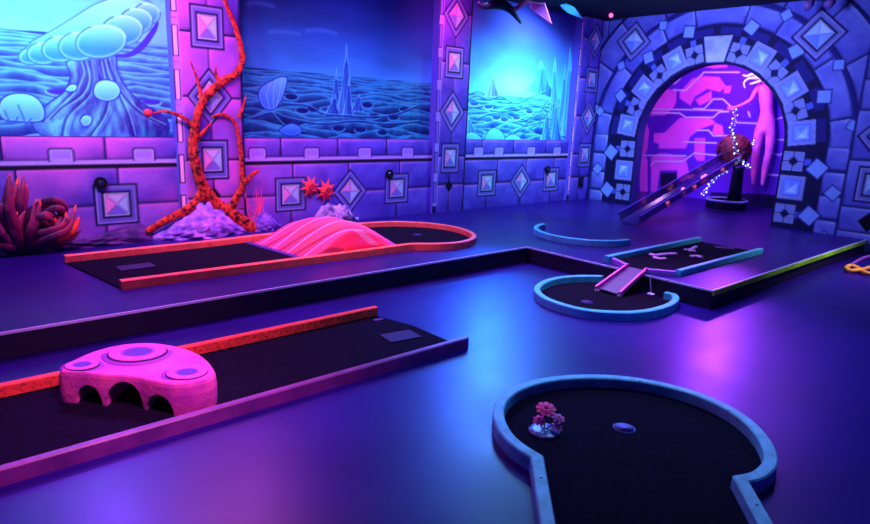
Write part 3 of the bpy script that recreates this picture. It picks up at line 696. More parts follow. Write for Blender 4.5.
me = tunnel(); bm = bmesh.new(); bm.from_mesh(me); bpy.data.meshes.remove(me)
body = obj('tunnel_body', bm, TB, Bt)
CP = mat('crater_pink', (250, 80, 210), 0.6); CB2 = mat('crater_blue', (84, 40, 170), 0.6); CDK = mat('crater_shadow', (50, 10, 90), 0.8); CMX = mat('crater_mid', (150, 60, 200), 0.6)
for (cc, ra) in (((0.980, 3.654), 0.155), ((0.687, 3.635), 0.085), ((1.101, 3.208), 0.105)):
    a = np.array(top_front[0]); b = np.array(top_front[-1]); rot = math.atan2(b[1] - a[1], b[0] - a[0])
    def el(r, z, n=36): return [(cc[0] + r * 1.0 * math.cos(t) * math.cos(rot) - r * 0.86 * math.sin(t) * math.sin(rot), cc[1] + r * math.cos(t) * math.sin(rot) + r * 0.86 * math.sin(t) * math.cos(rot), z) for t in [2 * PI * k / n for k in range(n)]]
    bm = bmesh.new(); Z = 0.1845
    rg = [[bm.verts.new(v) for v in el(r * ra, Z + z)] for r, z in ((1.30, -0.012), (1.26, 0.001), (1.07, 0.001), (1.0, 0.010), (0.94, 0.013), (0.62, 0.012), (0.50, 0.011), (0.36, 0.010), (0.1, 0.009))]
    for i in range(len(rg) - 1):
        for k in range(36):
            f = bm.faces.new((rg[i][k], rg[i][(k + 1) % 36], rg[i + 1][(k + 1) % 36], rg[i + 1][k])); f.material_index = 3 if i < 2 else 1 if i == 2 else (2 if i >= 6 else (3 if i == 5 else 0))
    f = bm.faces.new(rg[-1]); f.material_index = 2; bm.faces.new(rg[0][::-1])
    o = obj('crater', bm, [CP, CDK, CB2, CMX], Bt, smooth=True); o['label'] = 'ringed crater with a blue hollow'

# ---- lane B: orange keyhole lane on the platform
Bl = thing('putting_lane', 'orange-red railed lane ending in a round loop on the raised platform, under the wall', 'minigolf lane', (3.2, 5.6, PH))
lc, lr = (4.52, 5.60), 0.755
loop = [(1.12, 6.22), (2.4, 6.22), (3.5, 6.30)] + catmull([(3.5, 6.30), (3.9, 6.36), (4.35, 6.36), (4.8, 6.28), (5.10, 6.06), (5.27, 5.76), (5.29, 5.42), (5.16, 5.10), (4.93, 4.90), (4.66, 4.84), (4.42, 4.90), (4.20, 5.03), (4.05, 5.05)], 5)[1:] + [(3.0, 5.06), (1.28, 5.10)]
bm = bmesh.new(); timber(bm, loop, 0.06, PH, 0.075); o = obj('rail', bm, RED, Bl)
fp = [(1.12, 6.22), (2.4, 6.22)] + [tuple(p) for p in loop[2:-2]] + [(3.0, 5.06), (1.28, 5.10)]
bm = bmesh.new(); prism(bm, [(float(p[0]), float(p[1])) for p in fp], PH, PH + .012); bmesh.ops.triangulate(bm, faces=[f for f in bm.faces if len(f.verts) > 4]); obj('felt', bm, FELT, Bl)
bm = bmesh.new(); box(bm, (1.42, 5.62, PH + .012), (1.72, 5.80, PH + .02), .004); obj('tee_mat', bm, mat('tee_mat_violet', (46, 30, 92), .8), Bl)
cup(Bl, (4.75, 5.65), PH + .013, 0.054, mat('cup_dark', (70, 50, 160), .5))

# ---- rippled hump
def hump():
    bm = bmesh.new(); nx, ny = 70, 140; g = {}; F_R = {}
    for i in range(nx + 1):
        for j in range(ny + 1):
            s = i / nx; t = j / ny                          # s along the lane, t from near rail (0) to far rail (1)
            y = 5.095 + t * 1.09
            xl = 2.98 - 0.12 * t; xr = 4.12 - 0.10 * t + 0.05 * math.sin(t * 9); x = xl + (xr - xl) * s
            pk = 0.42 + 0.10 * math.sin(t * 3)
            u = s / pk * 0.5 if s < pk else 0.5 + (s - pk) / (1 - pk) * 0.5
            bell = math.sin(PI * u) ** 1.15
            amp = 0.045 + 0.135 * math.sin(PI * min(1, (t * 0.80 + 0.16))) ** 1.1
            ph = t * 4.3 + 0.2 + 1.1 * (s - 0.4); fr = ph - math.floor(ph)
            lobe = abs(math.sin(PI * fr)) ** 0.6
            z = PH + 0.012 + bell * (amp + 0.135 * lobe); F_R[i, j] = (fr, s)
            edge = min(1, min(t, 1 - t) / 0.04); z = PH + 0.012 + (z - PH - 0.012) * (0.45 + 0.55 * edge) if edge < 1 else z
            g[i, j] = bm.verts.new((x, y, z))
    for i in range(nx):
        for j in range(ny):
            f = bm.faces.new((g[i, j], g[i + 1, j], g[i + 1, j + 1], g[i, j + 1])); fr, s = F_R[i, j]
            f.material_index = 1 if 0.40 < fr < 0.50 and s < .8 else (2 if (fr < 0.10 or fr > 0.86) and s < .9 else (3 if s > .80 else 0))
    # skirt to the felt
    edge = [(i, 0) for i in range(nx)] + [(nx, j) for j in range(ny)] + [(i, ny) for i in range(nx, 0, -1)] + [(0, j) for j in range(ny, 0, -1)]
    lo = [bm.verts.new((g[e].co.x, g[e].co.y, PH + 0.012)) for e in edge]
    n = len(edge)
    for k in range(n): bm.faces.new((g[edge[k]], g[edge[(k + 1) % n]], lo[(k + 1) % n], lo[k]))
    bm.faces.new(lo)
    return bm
HM = mat('hump_pink', (255, 60, 118), 0.55, 0.3, c2=(246, 56, 160), nscale=3, bump=0.1)
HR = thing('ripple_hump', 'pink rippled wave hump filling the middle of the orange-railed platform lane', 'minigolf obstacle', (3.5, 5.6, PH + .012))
hb = obj('hump_body', hump(), [HM, mat('hump_line_lilac', (240, 130, 210), .5), mat('hump_groove_shade', (150, 22, 90), .6), mat('hump_tail', (190, 60, 190), .6)], HR, smooth=True)  # darker valley tone paints in the shade between ridges; lilac lines are airbrushed
bm = bmesh.new(); prism(bm, [(2.80, 6.18), (2.86, 6.18), (3.0, 5.1), (2.93, 5.1)], PH + .012, PH + .024); obj('apron_strip', bm, mat('apron_violet', (70, 40, 140), .6), HR)

# ---- curved rail C
bm = bmesh.new(); timber(bm, arc((6.64, 4.55), 0.63, 97, 268, 30), 0.06, PH, 0.07)
o = obj('curved_rail', bm, BLU); tag(o, 'pale blue half-circle rail lying alone on the raised platform', 'minigolf rail'); centre_origin(o)

# ---- lane D
D = thing('putting_lane', 'short black lane with two straight blue rails on the right of the raised platform', 'minigolf lane', (6.6, 3.15, PH))
felt(D, [(5.62, 3.50), (5.50, 3.24), (5.50, 3.02), (5.66, 2.80), (7.62, 2.78), (7.62, 3.54)], PH, 0.01)
bm = bmesh.new(); timber(bm, [(5.56, 3.53), (7.62, 3.53)], 0.06, PH, 0.065); obj('rail', bm, BLU, D)
bm = bmesh.new(); timber(bm, [(5.66, 2.785), (7.62, 2.785)], 0.055, PH, 0.06); obj('rail', bm, BLU, D)
LIL = mat('lilac_rail_paint', (168, 96, 240), 0.5, 0.3)
bm = bmesh.new(); timber(bm, [(5.62, 3.48), (5.475, 3.22)], 0.035, PH, 0.05); o = obj('funnel_rail', bm, LIL, D)
bm = bmesh.new(); timber(bm, [(5.475, 3.03), (5.64, 2.80)], 0.035, PH, 0.05); o = obj('funnel_rail', bm, LIL, D)
LP = mat('pale_lilac', (206, 150, 250), 0.5)
def squig(name, P, w, lab):
    bm = bmesh.new(); tube(bm, [(p[0], p[1], PH + .012 + w * 0.55) for p in catmull(P, 5)], w, 8, (1, 1, .6)); o = obj(name, bm, LP, smooth=True)
    tag(o, lab, 'minigolf obstacle', 'pale low shapes on the blue-railed platform lane'); centre_origin(o)
squig('squiggle_block', [(6.228, 3.408), (6.240, 3.343), (6.372, 3.321), (6.522, 3.259)], .028, 'long pale lilac bar, the larger of two pale bars nearest the pink ramp')
squig('squiggle_block', [(6.124, 3.301), (6.113, 3.224), (6.186, 3.207)], .026, 'short pale lilac bar in front of the long one nearest the pink ramp')
squig('squiggle_block', [(6.852, 3.335), (6.918, 3.295), (7.162, 3.344), (6.861, 3.267), (6.887, 3.220)], .022, 'forked pale lilac piece in the middle of the blue-railed lane')
squig('squiggle_block', [(6.549, 3.098), (6.610, 3.060), (6.610, 3.003)], .028, 'pale lilac oval bar beside the right blue rail')
bm = bmesh.new(); prism(bm, [(7.463, 3.266), (7.588, 3.092), (7.483, 3.022), (7.359, 3.194)], PH + .01, PH + .018); obj('tee_mat', bm, mat('tee_mat_dusk', (84, 30, 130), .8), D)

# ---- ring E on the lower floor
E_ = thing('putting_green', 'round black green in a pale blue ring rail at the foot of the platform step', 'minigolf lane', (4.9, 3.12, 0))
ring = catmull([(5.411, 3.438), (5.193, 3.577), (4.964, 3.654), (4.684, 3.631), (4.425, 3.505), (4.270, 3.297), (4.230, 3.089), (4.259, 2.883), (4.365, 2.728), (4.548, 2.587), (4.796, 2.518), (5.073, 2.522), (5.282, 2.585), (5.403, 2.679), (5.428, 2.743)], 6)
bm = bmesh.new(); timber(bm, [(min(p[0], 5.385), p[1]) for p in ring], 0.06, 0, 0.075); obj('rail', bm, BLU, E_)
bm = bmesh.new(); prism(bm, [(min(float(p[0]), 5.38), float(p[1])) for p in ring], 0, .01); bmesh.ops.triangulate(bm, faces=[f for f in bm.faces if len(f.verts) > 4]); obj('felt', bm, FELT, E_)
cup(E_, (4.643, 3.097), 0.011, .05, mat('cup_violet', (110, 60, 190), .5))

# ---- pink ball ramp from the platform down into ring E
R_ = thing('ball_ramp', 'small pink ramp with two side rails leading off the platform into the blue ring', 'minigolf ramp', (5.2, 3.12, 0.01))
PR = mat('ramp_magenta', (226, 54, 190), 0.5); PD = mat('ramp_deck', (84, 26, 130), 0.5)
def beam(bm, a, b, w, h):
    a, b = Vector(a), Vector(b); d = b - a; L_ = d.length; g = bmesh.ops.create_cube(bm, size=1)
    bmesh.ops.scale(bm, vec=(L_, w, h), verts=g['verts']); z = d.to_track_quat('X', 'Z').to_matrix()
    bmesh.ops.rotate(bm, verts=g['verts'], matrix=z); bmesh.ops.translate(bm, verts=g['verts'], vec=(a + b) / 2)
lo1, lo2, hi1, hi2 = (5.03, 3.27, .045), (5.06, 3.02, .045), (5.47, 3.22, .225), (5.47, 3.01, .225)
bm = bmesh.new(); beam(bm, (5.045, 3.145, .035), (5.47, 3.115, .205), 0.21, 0.012); obj('ramp_deck', bm, PD, R_)
for a, b in ((lo1, hi1), (lo2, hi2)): bm = bmesh.new(); beam(bm, a, b, 0.024, 0.035); obj('side_rail', bm, PR, R_)
FT = mat('ramp_foot_pale', (210, 190, 250), 0.5)
for p in ((5.05, 3.26), (5.07, 3.03)): bm = bmesh.new(); box(bm, (p[0] - .025, p[1] - .02, .01), (p[0] + .025, p[1] + .02, .032), .004); obj('foot', bm, FT, R_)
bm = bmesh.new(); box(bm, (5.36, 2.86, .01), (5.42, 2.92, .022), .003); tube(bm, [(5.39, 2.89, .02), (5.40, 2.93, .20)], .004, 6); obj('support_stay', bm, FT, R_)

# ---- lane F: front keyhole
Fk = thing('putting_green', 'large keyhole-shaped black green with a blue timber rail, front right', 'minigolf lane', (2.6, 1.3, 0))
fpts = [(1.10, 0.60), (1.80, 1.29)] + [(2.03, 1.515)]
fring = catmull([(2.124, 1.603), (2.139, 1.740), (2.191, 1.872), (2.288, 2.000), (2.426, 2.103), (2.604, 2.156), (2.818, 2.146), (3.038, 2.058), (3.237, 1.903), (3.367, 1.708), (3.424, 1.483), (3.393, 1.276), (3.294, 1.105), (3.146, 0.972), (3.000, 0.898), (2.884, 0.880), (2.793, 0.888), (2.716, 0.918)], 5)
pA = (1.774, 1.259); pB = (2.466, 0.714); d0 = np.array(fring[0]); d1 = np.array(fring[-1])
eA = d0 + (np.array(pA) - d0) * 3.2; eB = d1 + (np.array(pB) - d1) * 4.5
path = [tuple(eA)] + [tuple(p) for p in fring] + [tuple(eB)]
bm = bmesh.new(); timber(bm, path, 0.062, 0, 0.075); rl = obj('rail', bm, BLUF, Fk)
screws(rl, [(2.347, 2.015), (1.996, 1.475), (2.562, 0.788), (3.356, 1.260), (3.307, 1.774)], 0.075, Fk)
bm = bmesh.new(); prism(bm, [(float(p[0]), float(p[1])) for p in path], 0, .01); bmesh.ops.triangulate(bm, faces=[f for f in bm.faces if len(f.verts) > 4]); obj('felt', bm, FELT, Fk)
cup(Fk, (2.813, 1.567), 0.011, .056)

# ---- flower ornament on lane F
fc = (2.431, 1.804); fx, fy = fc
FO = thing('flower_ornament', 'tiny cluster of pink flowers on a speckled pale disc on the front green', 'ornament', (fx, fy, .011))
DS = mat('disc_pale_blue', (150, 180, 255), 0.3, 0.5, c2=(60, 60, 170), nscale=45)
bm = bmesh.new(); lathe(bm, [(0.078, 0), (0.082, .006), (0.076, .012), (0.05, .016), (0.01, .017)], (fx, fy, .011), 32); obj('base_disc', bm, DS, FO, smooth=True)
SM = mat('stem_dark', (40, 20, 80), .6); FP = mat('petal_hot_pink', (255, 60, 170), .55); FL2 = mat('petal_light_pink', (255, 120, 220), .55); CE = mat('flower_centre', (150, 20, 110), .6)
ux, uy = 0.745, -0.667   # sideways in the camera's floor frame is simply a direction in the room
def bloom(off, dep, z, r, tilt, m, n=9):
    c = Vector((fx + ux * off + 0.667 * dep, fy + uy * off + 0.745 * dep, .011 + z))
    nrm = Vector((-0.22 + tilt, -0.25, 0.95)).normalized(); q = nrm.to_track_quat('Z', 'Y').to_matrix()
    bm = bmesh.new()
    for layer, (rr, zz) in enumerate(((r, 0), (r * .66, .006))):
        for k in range(n):
            a = 2 * PI * (k + layer * .5) / n; dx, dy = math.cos(a), math.sin(a); w = rr * 0.27
            P = [(0, 0, 0), (dx * rr * .5 - dy * w * .8, dy * rr * .5 + dx * w * .8, .006), (dx * rr * .9 - dy * w * .8, dy * rr * .9 + dx * w * .8, .003), (dx * rr, dy * rr, 0), (dx * rr * .9 + dy * w * .8, dy * rr * .9 - dx * w * .8, .003), (dx * rr * .5 + dy * w * .8, dy * rr * .5 - dx * w * .8, .006)]
            up = [bm.verts.new(c + q @ Vector((x, y, z_ + zz + .003))) for x, y, z_ in P]; dn = [bm.verts.new(c + q @ Vector((x, y, z_ + zz))) for x, y, z_ in P]
            bm.faces.new(up); bm.faces.new(dn[::-1])
            for i in range(6): bm.faces.new((up[i], dn[i], dn[(i + 1) % 6], up[(i + 1) % 6]))
    o = obj('bloom', bm, m, FO)
    bm = bmesh.new(); bmesh.ops.create_icosphere(bm, subdivisions=2, radius=r * .2, matrix=Matrix.Translation(c + nrm * .01)); k_ = obj('bloom_centre', bm, CE, o, smooth=True)
    bm = bmesh.new(); tube(bm, [c, (c.x * .5 + fx * .5, c.y * .5 + fy * .5, c.z * .5), (fx, fy, .025)], .0035, 6); obj('stem', bm, SM, FO)
bloom(0.006, 0.03, .112, .054, 0, FP, 9); bloom(-.030, 0.0, .062, .036, -.1, FL2, 7); bloom(.070, 0.01, .072, .036, .1, FL2, 7); bloom(.056, -.02, .036, .034, .1, FL2, 7)

# ---- ball stand, ball, clear chute, hoop under the arch
bx_, by_ = 11.35, 4.86
SB = mat('stand_black', (20, 10, 50), 0.35); RG = mat('rim_lilac', (150, 130, 250), 0.25, 0.6)
ST = thing('ball_stand', 'dark post on a low drum with a shiny rim, standing under the arch', 'stand', (bx_, by_, PH))
bm = bmesh.new(); lathe(bm, [(0.34, 0), (0.34, .14), (0.32, .15), (0.30, .12), (0.02, .12)], (bx_, by_, PH), 36); obj('drum_base', bm, SB, ST)
bm = bmesh.new(); tube(bm, [(bx_ + .34 * math.cos(t), by_ + .34 * math.sin(t), PH + .15) for t in [2 * PI * k / 40 for k in range(41)]], .022, 8); obj('rim', bm, RG, ST, smooth=True)
bm = bmesh.new(); lathe(bm, [(0.12, .12), (0.10, .5), (0.09, .71), (0.13, .75)], (bx_ + .02, by_ - .12, PH), 24); obj('post', bm, SB, ST, smooth=True)
BM_ = mat('ball_maroon', (140, 24, 70), 0.6, 0.3, c2=(40, 6, 50), nscale=11, bump=1.0, bscale=55)
bc = Vector((bx_, by_, 1.215))
bm = bmesh.new(); bmesh.ops.create_icosphere(bm, subdivisions=5, radius=.285)
for v in bm.verts: 
    n = v.co.normalized(); v.co = n * (.285 + .010 * math.sin(n.x * 17) * math.sin(n.y * 15 + 1) * math.sin(n.z * 19))
bmesh.ops.translate(bm, verts=bm.verts, vec=bc)
o = obj('boulder_ball', bm, BM_, smooth=True); tag(o, 'large rough maroon ball at the top of the clear chute under the arch', 'ball'); centre_origin(o)
CHT = thing('ball_chute', 'long clear tilted chute running from the maroon ball down onto the platform', 'minigolf ramp', (8.1, 4.75, PH))
AC_M = mat('clear_acrylic', (44, 22, 110), 0.15, 0.6, alpha=0.5); AE = mat('acrylic_edge', (90, 56, 190), 0.25, 0.6)
a0, a1 = Vector((7.95, 4.72, PH + .02)), Vector((11.05, 4.74, 1.02)); dv = (a1 - a0).normalized(); sd = Vector((0, 1, 0))
bm = bmesh.new()
prof = [(-.17, .13), (-.16, .02), (-.10, -.01), (0, -.02), (.10, -.01), (.16, .02), (.17, .13)]
up = dv.cross(sd); up = up if up.z > 0 else -up
r1 = [bm.verts.new(a0 + sd * s_ + up * h) for s_, h in prof]; r2 = [bm.verts.new(a1 + sd * s_ + up * h) for s_, h in prof]
r1b = [bm.verts.new(a0 + sd * s_ * .95 + up * (h + .008)) for s_, h in prof]; r2b = [bm.verts.new(a1 + sd * s_ * .95 + up * (h + .008)) for s_, h in prof]
for i in range(6):
    bm.faces.new((r1[i], r1[i + 1], r2[i + 1], r2[i])); bm.faces.new((r1b[i], r2b[i], r2b[i + 1], r1b[i + 1])); bm.faces.new((r1[i], r1b[i], r1b[i + 1], r1[i + 1])); bm.faces.new((r2[i], r2[i + 1], r2b[i + 1], r2b[i]))
bm.faces.new((r1[0], r2[0], r2b[0], r1b[0])); bm.faces.new((r1[6], r1b[6], r2b[6], r2[6]))
obj('channel', bm, AC_M, CHT)
for s_ in (-.172, .172): bm = bmesh.new(); beam(bm, a0 + sd * s_ + up * .14, a1 + sd * s_ + up * .14, .018, .022); obj('edge_strip', bm, AE, CHT)
# small glowing studs under the chute floor (warm little lamps)
LAMP = mat('stud_lamp', (255, 110, 150), 0.4, emit=(255, 90, 130), estr=1.6)
for f in (.30, .50, .56, .70, .73, .86):
    p = a0.lerp(a1, f); bm = bmesh.new(); bmesh.ops.create_icosphere(bm, subdivisions=2, radius=.03, matrix=Matrix.Translation(p + up * .012 + sd * random.choice((-.05, .04)))); 
    for v in bm.verts: v.co = p + (v.co - p) * 1.0
    obj('stud_lamp', bm, LAMP, CHT, smooth=True)

# ---- fairy light strings
BULB = mat('bulb_white', (220, 240, 255), 0.4, emit=(190, 225, 255), estr=2.2); WIRE = mat('wire_silver', (150, 140, 220), 0.35, 0.6)
def lights_string(P, nb, coil, label, seed):
    rn = random.Random(seed); P = catmull(P, 16); n = len(P); pts = []
    for i, p in enumerate(P):
        a = i * 0.9; pts.append((p[0] + coil * math.cos(a), p[1] + coil * math.sin(a), p[2] + coil * .5 * math.sin(a * 1.7)))
    c = pts[-1]; t = thing('fairy_lights', label, 'string lights', c, 'fairy light strings at the arch')
    bm = bmesh.new(); tube(bm, pts, .006, 5); obj('wire', bm, WIRE, t)
    for k in range(nb):
        q = pts[int((k + .5) / nb * n)]; bm = bmesh.new()
        bmesh.ops.create_icosphere(bm, subdivisions=1, radius=rn.uniform(.010, .017), matrix=Matrix.Translation((q[0] + rn.uniform(-.012, .012), q[1] + rn.uniform(-.012, .012), q[2]))); obj('bulb', bm, BULB, t)
lights_string([(11.950, 5.250, 1.957), (11.600, 5.035, 1.773), (11.100, 4.844, 1.597), (11.000, 4.737, 1.398), (11.000, 4.656, 1.201), (11.050, 4.531, 1.006), (11.200, 4.499, 0.938)], 26, .035, 'string of tiny white lights coiled down from the pink figure’s hand over the maroon ball', 3)
lights_string([(11.000, 4.761, 0.868), (11.000, 4.889, 0.786), (11.000, 5.012, 0.651), (11.000, 5.099, 0.499), (10.980, 5.147, 0.387)], 16, .03, 'string of tiny white lights trailing below the clear chute to the drum rim', 5)
lights_string([(11.700, 4.654, 1.406), (11.500, 4.660, 1.301), (11.200, 4.623, 1.201)], 6, .02, 'short string of tiny white lights between the maroon ball and the pink figure', 7)

# ---- pink figure fixed to the alcove wall
def skin(name, V, Eg, m, sub=2, root=0):
    me = bpy.data.meshes.new(name); me.from_pydata([v[:3] for v in V], Eg, []); o = bpy.data.objects.new(name, me); COL.objects.link(o)
    o.modifiers.new('s', 'SKIN').use_smooth_shade = True
    for i, v in enumerate(V):
        r = v[3]; me.skin_vertices[0].data[i].radius = (r if not isinstance(r, tuple) else r[0], r if not isinstance(r, tuple) else r[1])
        me.skin_vertices[0].data[i].use_root = (i == root)
    sb = o.modifiers.new('u', 'SUBSURF'); sb.levels = sub; sb.render_levels = sub
    dg = bpy.context.evaluated_depsgraph_get(); m2 = bpy.data.meshes.new_from_object(o.evaluated_get(dg)); bpy.data.objects.remove(o)
    bm = bmesh.new(); bm.from_mesh(m2); bpy.data.meshes.remove(m2); return bm
FX = 12.08
FG = mat('figure_pink', (246, 96, 226), 0.5, 0.3, c2=(206, 80, 240), nscale=5)
yz = [(12.080, 4.672, 1.674), (12.080, 4.690, 1.902), (12.080, 4.748, 2.163), (12.080, 4.800, 2.389), (12.050, 4.908, 2.492), (12.020, 4.997, 2.579),
      (12.000, 4.908, 2.281), (11.950, 4.948, 2.103), (11.900, 5.073, 2.012), (11.900, 5.228, 1.956),
      (12.200, 4.740, 2.257), (12.220, 4.698, 2.048), (12.200, 4.697, 1.870),
      (12.050, 4.765, 1.563), (12.030, 4.755, 1.204), (12.050, 4.754, 0.913), (12.030, 4.711, 0.569), (12.100, 4.581, 1.589), (12.080, 4.547, 1.200), (12.100, 4.579, 0.909), (12.080, 4.573, 0.582)]
rad = [.14, .105, .135, .10, .05, .09, .05, .038, .032, .025, .05, .035, .028, .095, .07, .066, .028, .095, .07, .064, .028]
V = [(p[0], p[1], p[2], r) for p, r in zip(yz, rad)]
Eg = [(0, 1), (1, 2), (2, 3), (3, 4), (4, 5), (3, 6), (6, 7), (7, 8), (8, 9), (3, 10), (10, 11), (11, 12), (0, 13), (13, 14), (14, 15), (15, 16), (0, 17), (17, 18), (18, 19), (19, 20)]
# fingers of the stretched hand
hx, hy, hz = yz[9]
for k, (dy, dz, L_) in enumerate(((.5, .35, .11), (.8, .12, .13), (.85, -.10, .12), (.75, -.32, .10), (.2, -.7, .08))):
    i = len(V); V.append((hx - .01, hy + dy * .05, hz + dz * .05, .016)); V.append((hx - .02, hy + dy * L_, hz + dz * L_, .010)); Eg += [(9, i), (i, i + 1)]
F_ = thing('figure', 'pink slender alien figure reaching out an arm, mounted on the wall inside the arch', 'statue', (12.08, 4.6, 0.55))
bm = skin('f', V, Eg, FG, 2); obj('figure_body', bm, FG, F_, smooth=True)
HW = mat('hair_white', (250, 236, 255), 0.5)
for P in (((11.950, 4.873, 2.519), (11.880, 4.953, 2.550), (11.860, 5.044, 2.516), (11.860, 5.118, 2.535)), ((11.950, 4.850, 2.485), (11.870, 4.938, 2.481), (11.850, 5.015, 2.463), (11.850, 5.075, 2.395), (11.860, 5.048, 2.308)), ((11.930, 4.817, 2.431), (11.870, 4.908, 2.394), (11.860, 4.971, 2.377))):
    bm = bmesh.new(); Q = catmull(P, 6); tube(bm, Q, [.030 * (1 - .6 * i / (len(Q) - 1)) for i in range(len(Q))], 6); obj('hair_lock', bm, HW, F_, smooth=True)

# ---- orange tree sculpted on the first pilaster
TO = mat('tree_orange', (240, 66, 56), 0.65, 0.15, c2=(110, 12, 40), nscale=24, bump=1.0, bscale=40); TDK = mat('bark_hole', (70, 6, 40), .8)
T = thing('alien_tree', 'twisted orange-red alien tree climbing the pink pilaster at the left', 'tree', (2.85, 6.86, PH))
def relief(P, r0, r1, name, m, root, fy=0.6, jit=0.0, n=6):
    Q = catmull(P, n); N = len(Q); rn = random.Random(len(P) * 7 + int(r0 * 1000))
    bm = bmesh.new(); tube(bm, Q, [(r0 + (r1 - r0) * i / (N - 1)) * (1 + rn.uniform(-jit, jit)) for i in range(N)], 10, (1, fy, 1)); return obj(name, bm, m, root, smooth=True)
def LY(P, y): return [(p[0], y, p[1]) for p in P]
trunk = LY([(3.258, 0.183), (3.134, 0.255), (2.954, 0.400), (2.782, 0.528), (2.674, 0.682), (2.613, 0.818), (2.567, 1.018), (2.554, 1.181), (2.585, 1.363), (2.638, 1.556), (2.721, 1.698), (2.827, 1.820)], 6.87)
relief(trunk, .088, .034, 'trunk', TO, T, jit=.06)
relief(LY([(2.721, 1.698), (2.826, 1.799), (2.942, 1.891), (3.072, 1.964), (3.147, 2.099), (3.140, 2.248), (3.089, 2.432), (3.026, 2.580), (2.965, 2.725), (2.947, 2.823)], 6.87), .048, .018, 'branch', TO, T, jit=.05)
relief(LY([(2.639, 0.661), (2.544, 0.542), (2.385, 0.452), (2.189, 0.367), (2.018, 0.272)], 6.87), .06, .035, 'root', TO, T, jit=.08)
relief(LY([(2.930, 0.390), (3.008, 0.549), (3.112, 0.719), (3.214, 0.833), (3.317, 0.889)], 6.87), .055, .018, 'branch', TO, T, jit=.06)
relief(LY([(3.098, 0.661), (3.108, 0.952), (3.091, 1.181), (3.062, 1.372), (3.007, 1.470), (2.905, 1.522), (2.778, 1.486)], 6.87), .030, .015, 'branch', TO, T, jit=.05)
relief(LY([(2.585, 1.363), (2.482, 1.457), (2.360, 1.516), (2.238, 1.532), (2.157, 1.509)], 6.84), .026, .008, 'branch', TO, T)
relief(LY([(2.674, 1.621), (2.651, 1.820), (2.605, 1.972), (2.567, 2.071)], 6.87), .024, .004, 'branch', TO, T)
relief(LY([(2.600, 1.235), (2.670, 1.322), (2.740, 1.388), (2.776, 1.443)], 6.87), .03, .006, 'branch', TO, T)
relief(LY([(2.895, 1.845), (2.843, 1.937), (2.847, 2.032)], 6.87), .03, .006, 'branch', TO, T); relief(LY([(3.090, 1.484), (3.143, 1.619), (3.183, 1.742)], 6.87), .026, .006, 'branch', TO, T)
p = (2.103, 6.840, 1.510); bm = bmesh.new(); bmesh.ops.create_icosphere(bm, subdivisions=3, radius=.042, matrix=Matrix.Translation(p)); obj('ball_tip', bm, mat('tip_red', (255, 40, 80), .5), T, smooth=True)
bm = bmesh.new(); rn = random.Random(2)
for L_ in ([(2.598, 0.962), (2.584, 1.126), (2.602, 1.278), (2.561, 0.886), (2.612, 0.796), (2.652, 0.705), (2.716, 0.611), (2.804, 0.503), (2.884, 0.428), (3.001, 0.349), (3.097, 0.282), (3.054, 0.452), (3.003, 0.396), (2.959, 0.528), (3.135, 0.303)], [(2.755, 1.721), (2.685, 1.622), (2.802, 1.776), (2.989, 1.905), (3.072, 1.964), (3.122, 2.054), (3.090, 0.779), (3.162, 0.753), (3.102, 1.124), (3.098, 1.009), (2.308, 0.424), (2.441, 0.481), (2.189, 0.367), (2.522, 0.544), (3.060, 0.628), (3.007, 0.514)]):
    for q in L_:
        g = bmesh.ops.create_icosphere(bm, subdivisions=2, radius=1)
        bmesh.ops.scale(bm, vec=(rn.uniform(.012, .034), .016, rn.uniform(.008, .018)), verts=g['verts']); bmesh.ops.translate(bm, verts=g['verts'], vec=(q[0] + rn.uniform(-.02, .02), 6.822, q[1] + rn.uniform(-.02, .02)))
o = obj('bark_hole', bm, TDK, T, smooth=True); o['kind'] = 'stuff'

# ---- rocks at the foot of the wall
RK = mat('rock_lilac', (196, 110, 246), 0.7, c2=(110, 60, 206), nscale=9, bump=0.8, bscale=18)
def rock(P, y0, label, seed, m=RK, h=1.0):
    """P = outline on the wall; a mound swelling out from it, in folds"""
    rn = random.Random(seed); xs = [p[0] for p in P]; x0, x1 = min(xs), max(xs); bm = bmesh.new(); nx, nt = 40, 16; g = {}
    Ps = sorted(P)
    for i in range(nx + 1):
        x = x0 + (x1 - x0) * i / nx; z = PH + .02
        for k in range(len(Ps) - 1):
            if Ps[k][0] <= x <= Ps[k + 1][0]:
                t = (x - Ps[k][0]) / max(1e-6, Ps[k + 1][0] - Ps[k][0]); z = Ps[k][1] * (1 - t) + Ps[k + 1][1] * t
        z = max(z, PH + .03) - PH; dpt = (0.10 + .35 * z) * math.sin(PI * min(1, max(0, i / nx))) ** .5 + .01
        for j in range(nt + 1):
            a = PI / 2 * j / nt; w = 1 + .13 * math.sin(i * .75 + j * 1.3 + seed) + .10 * math.sin(j * 2.6 - i * .5)
            g[i, j] = bm.verts.new((x, y0 - dpt * math.cos(a) * w, PH + z * math.sin(a) * (1 if j in (0, nt) else w)))
    for i in range(nx):
        for j in range(nt): bm.faces.new((g[i, j], g[i + 1, j], g[i + 1, j + 1], g[i, j + 1]))
    e = [g[0, j] for j in range(nt + 1)] + [g[i, nt] for i in range(1, nx + 1)] + [g[nx, j] for j in range(nt - 1, -1, -1)]
    b0 = [bm.verts.new((v.co.x, y0, v.co.z)) for v in e]
    for k in range(len(e) - 1): 
        try: bm.faces.new((e[k], e[k + 1], b0[k + 1], b0[k]))
        except ValueError: pass
    o = obj('rock_mound', bm, m, smooth=True); tag(o, label, 'rock', 'folded rocks along the foot of the wall'); centre_origin(o)
rock([(2.076, 0.223), (2.237, 0.285), (2.403, 0.383), (2.575, 0.495), (2.667, 0.535), (2.768, 0.471), (2.882, 0.393), (2.999, 0.290), (3.157, 0.204)], 6.885, 'lilac folded rock mound between the roots of the orange tree', 1)
